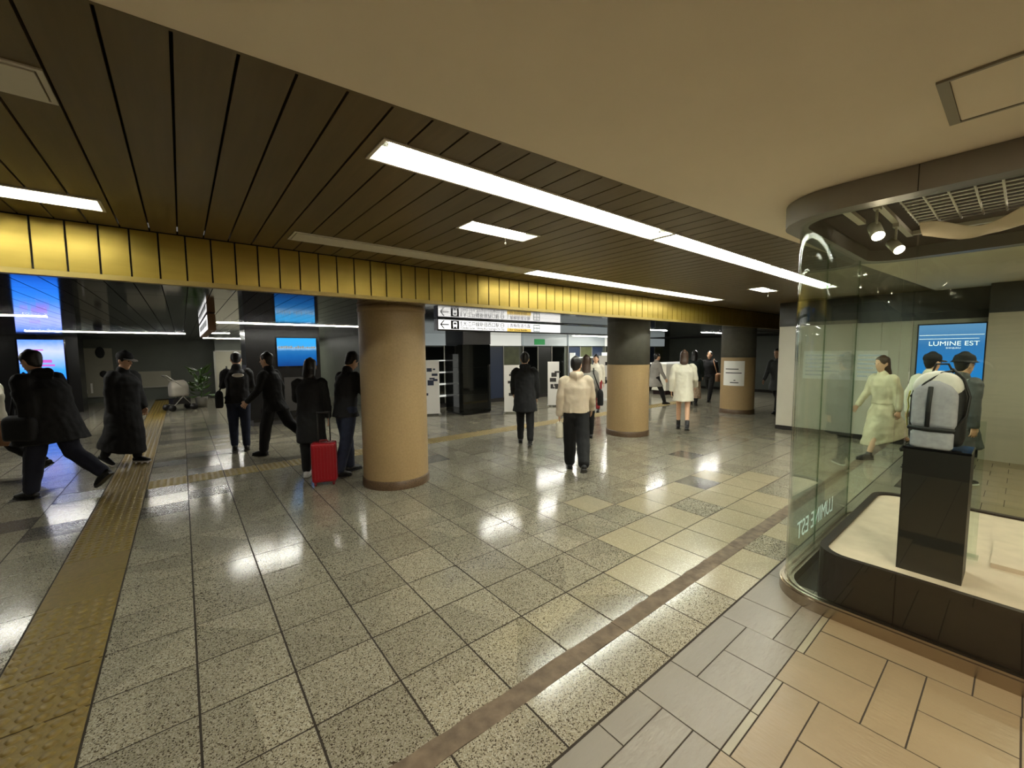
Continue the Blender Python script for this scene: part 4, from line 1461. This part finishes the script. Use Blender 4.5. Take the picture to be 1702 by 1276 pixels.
    for sd in (-1, 1):
        c = hb + HU * .118 * s + HF * .090 * s + HL_ * (.030 * s * sd)
        MB().ellipsoid(c, (0.008, 0.009, 0.007), 8, 6).build("eye", "eye_dark", root)
    # ---- trousers / bare legs
    if not bare_legs:
        t = MB()
        t.tube([hip - U * 0.09 * s, hip, wst + U * 0.02 * s], [q * s for q in (0.155, 0.172, 0.142)], [q * s for q in (0.115, 0.128, 0.112)], lat, 16)
        for k in J:
            h, kne, ank, fd, fu = J[k]
            end = ank * 0.93 + kne * 0.07
            w2 = wide
            t.tube([h + U * 0.03 * s, h * 0.6 + kne * 0.4, kne, kne * 0.45 + ank * 0.55, end - (kne - ank).normalized() * 0.025 * s],
                   [q * s for q in (0.104, 0.092 + w2 * 0.5, 0.078 + w2, 0.068 + w2, 0.058 + w2)], None, lat, 12)
        place("trousers", fuse(t, 0.013, 4, 0.014), bottom, root)
    if skirt:
        xs = [J[k][q].x for k in J for q in (0, 1, 2)]
        def legx(z):
            v = []
            for k in J:
                h, kne, ank = J[k][:3]
                a, c = (h, kne) if z > kne.z else (kne, ank)
                f = (a.z - z) / max(1e-4, a.z - c.z)
                v.append(a.x + (c.x - a.x) * min(1.15, max(0, f)))
            return v
        t = MB()
        zs = [wst.z, hip.z + 0.03, hip.z - 0.12, (hip.z + skirt_hem) * 0.5, skirt_hem]
        pts, ra, rb = [], [], []
        for q, z in enumerate(zs):
            v = legx(z)
            pts.append(((max(v) + min(v)) / 2 if q > 1 else hip.x, 0, z))
            ra.append((0.145, 0.185, 0.195, 0.205, 0.225)[q] * s)
            rb.append((max(v) - min(v)) / 2 + (0.115, 0.14, 0.145, 0.14, 0.125)[q] * s)
        t.tube(pts, ra, rb, lat, 24, cap=False)
        place("skirt", fuse(t, 0.013, 3, 0.03), skirt, root)
    # ---- top: jacket or coat with sleeves
    t = MB()
    g = bulk
    t.tube([wst, hip + U * 0.25 * s, chs, hip + U * 0.44 * s, nkb - U * 0.02 * s, nkb + U * 0.045 * s], [q * s for q in (0.165 + g, 0.176 + g, 0.19 + g * 0.8, 0.168 + g * 0.3, 0.085, 0.07)],
           [q * s for q in (0.135 + g, 0.14 + g, 0.148 + g, 0.12 + g * 0.5, 0.08, 0.07)], lat, 18)
    def mx(z):
        v = []
        for k in J:
            h, kne, ank = J[k][:3]
            a, c = (h, kne) if z > kne.z else (kne, ank)
            f = (a.z - z) / max(1e-4, a.z - c.z)
            v.append(a.x + (c.x - a.x) * min(1.15, max(0, f)))
        return v
    zs = [wst.z + 0.04, hip.z, hip.z * 0.5 + top_hem * 0.5 - 0.02, top_hem]
    zs = sorted(set(zs), reverse=True)
    if top_hem < hip.z - 0.02:
        pts, ra, rb = [], [], []
        for q, z in enumerate(zs):
            f = q / (len(zs) - 1)
            v = mx(min(z, hip.z))
            c = (max(v) + min(v)) / 2 if z < hip.z - 0.01 else wst.x * max(0, (z - hip.z)) / max(1e-3, wst.z - hip.z)
            pts.append((c, 0, z))
            ra.append((0.168 + g + top_flare * f + 0.02 * f) * s)
            rb.append(((max(v) - min(v)) / 2 if z < hip.z - 0.01 else 0) + (0.135 + g + top_flare * f) * s)
        t.tube(pts, ra, rb, lat, 20, cap=False)
    else:
        t.tube([wst, V((hip.x, 0, top_hem))], [(0.165 + g) * s, (0.175 + g + top_flare) * s], [(0.135 + g) * s, (0.14 + g + top_flare) * s], lat, 18, cap=False)
    for k in AR:
        sh, elb, wr, fdv, sd = AR[k]
        t.tube([sh - lat * 0.03 * s * sd, sh + (elb - sh) * 0.15, sh * 0.5 + elb * 0.5, elb, elb * 0.5 + wr * 0.5, wr + fdv * 0.005], [(q + g * 0.45) * s for q in (0.066, 0.071, 0.064, 0.058, 0.053, 0.046)], None, None, 12)
    if hood:
        t.tube([nkb + U * 0.03 * s - F * 0.04 * s + lat * 0.07 * s, nkb + U * 0.0 * s - F * 0.12 * s, nkb + U * 0.03 * s - F * 0.04 * s - lat * 0.07 * s], [q * s for q in (0.045, 0.07, 0.045)], None, None, 12)
    place("jacket" if top_hem > 0.7 * s else "coat", fuse(t, 0.012 if fine else 0.016, 4, 0.022), top, root)
    # ---- shoes
    for k in J:
        h, kne, ank, fd, fu = J[k]
        m = MB()
        base = ank - fu * 0.085 * s
        m.tube([base - fd * 0.052 * s + fu * 0.04 * s, base + fd * 0.02 * s + fu * 0.05 * s, base + fd * 0.10 * s + fu * 0.038 * s, base + fd * 0.175 * s + fu * 0.028 * s],
               [q * s for q in (0.038, 0.042, 0.046, 0.036)], [q * s for q in (0.04, 0.05, 0.038, 0.022)], lat, 12)
        m.tube([base + fu * 0.05 * s, ank + (kne - ank).normalized() * (0.03 + boots) * s], [q * s for q in (0.045, 0.046 if boots else 0.042)], None, lat, 12)
        if boots:
            m.tube([base - fd * 0.04 * s, base - fd * 0.045 * s + fu * 0.05 * s], [0.02 * s, 0.026 * s], None, lat, 8)
        sh_o = place("shoe", fuse(m, 0.011, 2), shoe, root)
        pts = [(-0.066, 0.03), (-0.03, 0.042), (0.06, 0.044), (0.13, 0.046), (0.18, 0.034), (0.20, 0.0)]
        poly = [(x, y) for x, y in pts] + [(x, -y) for x, y in pts[-2::-1]]
        q = MB()
        n = len(poly)
        vs = [base + fd * x * s + lat * y * s for x, y in poly] + [base + fd * x * s + lat * y * s + fu * 0.018 * s for x, y in poly]
        q.add(vs, [tuple(range(n - 1, -1, -1)), tuple(range(n, 2 * n))] + [(i, (i + 1) % n, n + (i + 1) % n, n + i) for i in range(n)])
        q.build("sole", sole or "shoe_black", sh_o)
    # ---- hair
    m = MB()
    rows = [(.045, .045, .05, -.045), (.08, .068, .074, -.030), (.115, .079, .088, -.020), (.15, .083, .098, -.012), (.185, .079, .098, -.010), (.215, .062, .08, -.010), (.238, .03, .042, -.010)]
    m.tube([hb + HU * q[0] * s + HF * q[3] * s for q in rows], [q[1] * s for q in rows], [q[2] * s for q in rows], HL_, 18)
    if hair_style in ("bob", "long"):
        ln = 0.03 if hair_style == "bob" else 0.22
        c = hb - HF * 0.035 * s
        m.tube([c + HU * 0.14 * s, c + HU * 0.05 * s, c - U * (0.02 + ln * 0.5) * s - F * 0.04 * s, c - U * (0.03 + ln) * s - F * 0.06 * s], [q * s for q in (0.083, 0.088, 0.085, 0.06)], [q * s for q in (0.075, 0.068, 0.05, 0.03)], lat, 16)
    if hair_style == "bun":
        c = hb + HU * 0.2 * s - HF * 0.085 * s
        m.ellipsoid(c, (0.04, 0.04, 0.04), 10, 8)
    place("hair", fuse(m, 0.010, 2, 0.012), hair, root)
    if hat:
        kind, hm = hat
        m = MB()
        c = hb + HU * 0.15 * s - HF * 0.006 * s
        m.tube([c, c + HU * 0.035 * s, c + HU * 0.075 * s, c + HU * 0.10 * s], [q * s for q in (0.092, 0.094, 0.082, 0.045)], [q * s for q in (0.108, 0.110, 0.095, 0.05)], HL_, 20)
        if kind == "brim":
            m.tube([c - HU * 0.012 * s, c + HU * 0.004 * s], [0.14 * s, 0.10 * s], [0.155 * s, 0.115 * s], HL_, 20, cap=False)
        place("hat", fuse(m, 0.010, 2), hm, root)
        if kind == "cap":
            v = MB()
            v.tube([c + HF * 0.06 * s, c + HF * 0.13 * s - HU * 0.008 * s, c + HF * 0.175 * s - HU * 0.022 * s], [q * s for q in (0.085, 0.078, 0.045)], [0.006 * s] * 3, HL_, 14)
            v.build("peak", "cloth_grey", root)
    return root, dict(AR=AR, hip=hip, nkb=nkb, U=U, F=F, s=s, lat=lat, chs=chs)


def shoulder_bag(root, k, side, material, low=0.15):
    """soft bag on a strap over one shoulder"""
    s, lat = k["s"], k["lat"]
    c = k["hip"] + lat * (0.27 * s * side) + Vector((0.02, 0, low * 0.5 - 0.1))
    m = soft_box(0, 0.055, 0.17, -0.14, 0.14, 0.3)
    o = m.build("bag", material, root, c)
    sh = k["nkb"] + lat * (0.12 * s * side)
    MB().tube([c + Vector((0.1, 0, 0.1)), sh + Vector((0.09, 0.02 * side, -0.02)), sh + Vector((0, 0.02 * side, 0.035)), sh + Vector((-0.11, 0.02 * side, -0.05)), c + Vector((-0.1, 0, 0.1))], 0.011, n=8).build("bag_strap", material, root)


W = ((24, 6), (-24, 34))
W2 = ((-24, 34), (24, 6))
AWAY = "people crossing the concourse"
# left edge
r, k = person((-1.24, 7.08), 141, 1.78, "man in a bulky black coat striding out of frame at the left edge", ((15, 4), (-20, 34)), (0, 42), lean=9, head=(14, 0), arms=((-22, 20), (24, 40)),
              top="cloth_black", top_hem=0.66, top_flare=0.05, bulk=0.075, bottom="cloth_navy", wide=0.012, shoe="shoe_black", hood=True, hair_style="short")
shoulder_bag(r, k, 1, "cloth_charcoal", 0.1)
r, k = person((-1.98, 8.35), 150, 1.66, "person in a white top with a tan skirt, barely in frame at the left edge", W, (0, 30), top="cloth_white", bottom="cloth_black", skirt="cloth_tan", skirt_hem=0.5, hair_style="long", fine=False)
person((-0.72, 8.40), -38, 1.70, "person in an ankle length black coat and peaked cap beside the yellow tactile band", ((7, 3), (-9, 20)), (0, 28), lean=4, head=(8, 0), arms=((6, 10), (-6, 10)), abd=4,
       top="cloth_black", top_hem=0.24, top_flare=0.0, bulk=0.05, bottom="cloth_black", shoe="shoe_black", sole="sole_white", hat=("cap", "cloth_black"))
# by the display pillar
r, k = person((0.72, 8.42), 84, 1.72, "man in a black jacket and dark jeans standing at the black display pillar", ((4, 2), (-6, 6)), (0, 4), lean=4, head=(22, 0), arms=((18, 75), (10, 60)),
              top="cloth_charcoal", top_hem=0.82, bottom="cloth_jeans", shoe="shoe_black")
shoulder_bag(r, k, 1, "cloth_black", 0.2)
MB().ellipsoid(k["chs"] - k["F"] * 0.165 + Vector((0, -0.02, 0.05)), (0.012, 0.085, 0.035)).build("white_patch", "sole_white", r)
person((1.14, 7.66), 141, 1.72, "person in black stepping past in front of the black display pillar", ((14, 6), (-26, 26)), (0, 36), lean=6, arms=((14, 30), (-14, 20)), top="cloth_black", top_hem=0.72, bottom="cloth_black", wide=0.012, shoe="shoe_black")
r, k = person((1.30, 5.92), 62, 1.62, "woman in a long black coat standing behind the red suitcase", ((2, 2), (-3, 3)), (0, 0), head=(14, 0), arms=((14, 70), (2, 8)),
              top="cloth_black", top_hem=0.48, top_flare=0.02, bottom="cloth_black", shoe="shoe_white", sole="sole_white", hair_style="bob")
r, k = person((1.70, 5.74), 20, 1.72, "man in a dark jacket and blue jeans leaning in next to the full height column", ((9, 4), (-10, 8)), (0, 6), lean=6, head=(26, 0), arms=((20, 95), (20, 90)),
              top="cloth_charcoal", top_hem=0.80, bottom="cloth_jeans", wide=0.01, shoe="shoe_black", sole="shoe_black")
hd = k["AR"][0][2] * 0.5 + k["AR"][1][2] * 0.5 + Vector((0.10, 0, 0.03))
MB().cbox(hd.x - 0.02, hd.x + 0.1, hd.y - 0.11, hd.y + 0.11, hd.z - 0.004, hd.z + 0.004).build("leaflet", "paper_red", r)
# middle distance
person((4.73, 5.53), 50, 1.68, "person in a knee length black coat walking away under the arrow sign", ((10, 4), (-12, 14)), (0, 14), head=(10, 0), arms=((10, 40), (-6, 30)),
       top="cloth_black", top_hem=0.60, top_flare=0.03, bulk=0.015, bottom="cloth_black", shoe="shoe_black", hood=True)
r, k = person((4.17, 3.80), 45, 1.62, "person in a beige hooded jacket and wide black trousers walking away", ((12, 3), (-24, 20)), (0, 26), lean=3, head=(4, -20), arms=((-6, 12), (16, 20)), abd=13,
              top="cloth_beige", top_hem=0.82, top_flare=0.0, bulk=0.02, bottom="cloth_black", wide=0.022, shoe="shoe_black", hood=True, hair_style="short")
wr = k["AR"][0][2]
soft_box(0, 0.05, 0.08, -0.26, -0.04, 0.3).build("plastic_bag", "cloth_white", r, wr + k["AR"][0][3] * 0.06)
r, k = person((5.75, 5.0), 40, 1.66, "person in a grey coat half hidden behind the beige hooded jacket", W2, (30, 0), top="cloth_grey", top_hem=0.74, bottom="cloth_black", hair_style="long", hair="hair_brown", fine=False)
shoulder_bag(r, k, -1, "cloth_black", 0.2)
person((8.98, 7.45), 215, 1.64, "person in red trousers in front of the white poster stand", W, (0, 24), top="cloth_white", top_hem=0.80, bottom="cloth_red", shoe="shoe_black", hair_style="long", fine=False)
person((11.35, 7.10), -30, 1.66, "person in a grey coat stepping out from behind the grey topped column", W2, (24, 0), top="cloth_grey", top_hem=0.55, bottom="cloth_black", hair_style="short", fine=False)
person((8.02, 4.36), 28, 1.68, "woman in a short cream white coat with bare legs and black ankle boots", ((12, 4), (-14, 18)), (4, 18), arms=((-8, 14), (10, 40)), abd=12,
       top="cloth_white", top_hem=0.62, top_flare=0.015, bulk=0.012, bare_legs=True, shoe="shoe_black", boots=0.08, hair="hair_brown", hair_style="bob")
person((12.1, 6.25), 20, 1.68, "woman in a dark green jacket and long patterned skirt beyond the white coat", ((8, 4), (-10, 12)), (0, 12), top="cloth_green", top_hem=0.72, bulk=0.02, bottom="cloth_black", skirt="cloth_floral", skirt_hem=0.2, hair_style="long", fine=False)
r, k = person((13.4, 6.4), 190, 1.70, "man in dark clothes carrying a brown bag beside the patterned skirt", W, (0, 26), top="cloth_charcoal", top_hem=0.8, bottom="cloth_black", fine=False)
shoulder_bag(r, k, 1, "cloth_tan", 0.1)
person((12.1, 4.0), 170, 1.72, "person in a dark grey coat next to the distant column with the notice", ((14, 4), (-16, 20)), (0, 20), top="cloth_darkgrey", top_hem=0.6, bottom="cloth_black", fine=False)
# behind the showcase
person((8.2, 1.28), 141, 1.62, "woman in a long pale yellow dress seen through the showcase glass", ((24, 8), (-26, 30)), (0, 30), lean=5, arms=((-14, 14), (14, 18)), top="cloth_cream", top_hem=0.84, bottom="cloth_cream",
       bare_legs=True, skirt="cloth_cream", skirt_hem=0.32, shoe="shoe_black", hair="hair_brown", hair_style="long", fine=False)
person((7.06, 0.47), -40, 1.64, "person in a dark grey coat and brimmed hat whose shoe shows behind the pedestal", ((20, 6), (-20, 24)), (0, 26), arms=((10, 40), (-12, 16)), top="cloth_darkgrey", top_hem=0.5, bulk=0.02,
       bottom="cloth_black", shoe="shoe_black", sole="sole_white", hat=("brim", "cloth_black"))
person((7.75, 0.80), -40, 1.61, "person in a dark flat cap visible just above the backpack", ((12, 4), (-12, 14)), (0, 14), top="cloth_white", top_hem=0.8, bottom="cloth_black", hat=("cap", "cloth_charcoal"), fine=False)
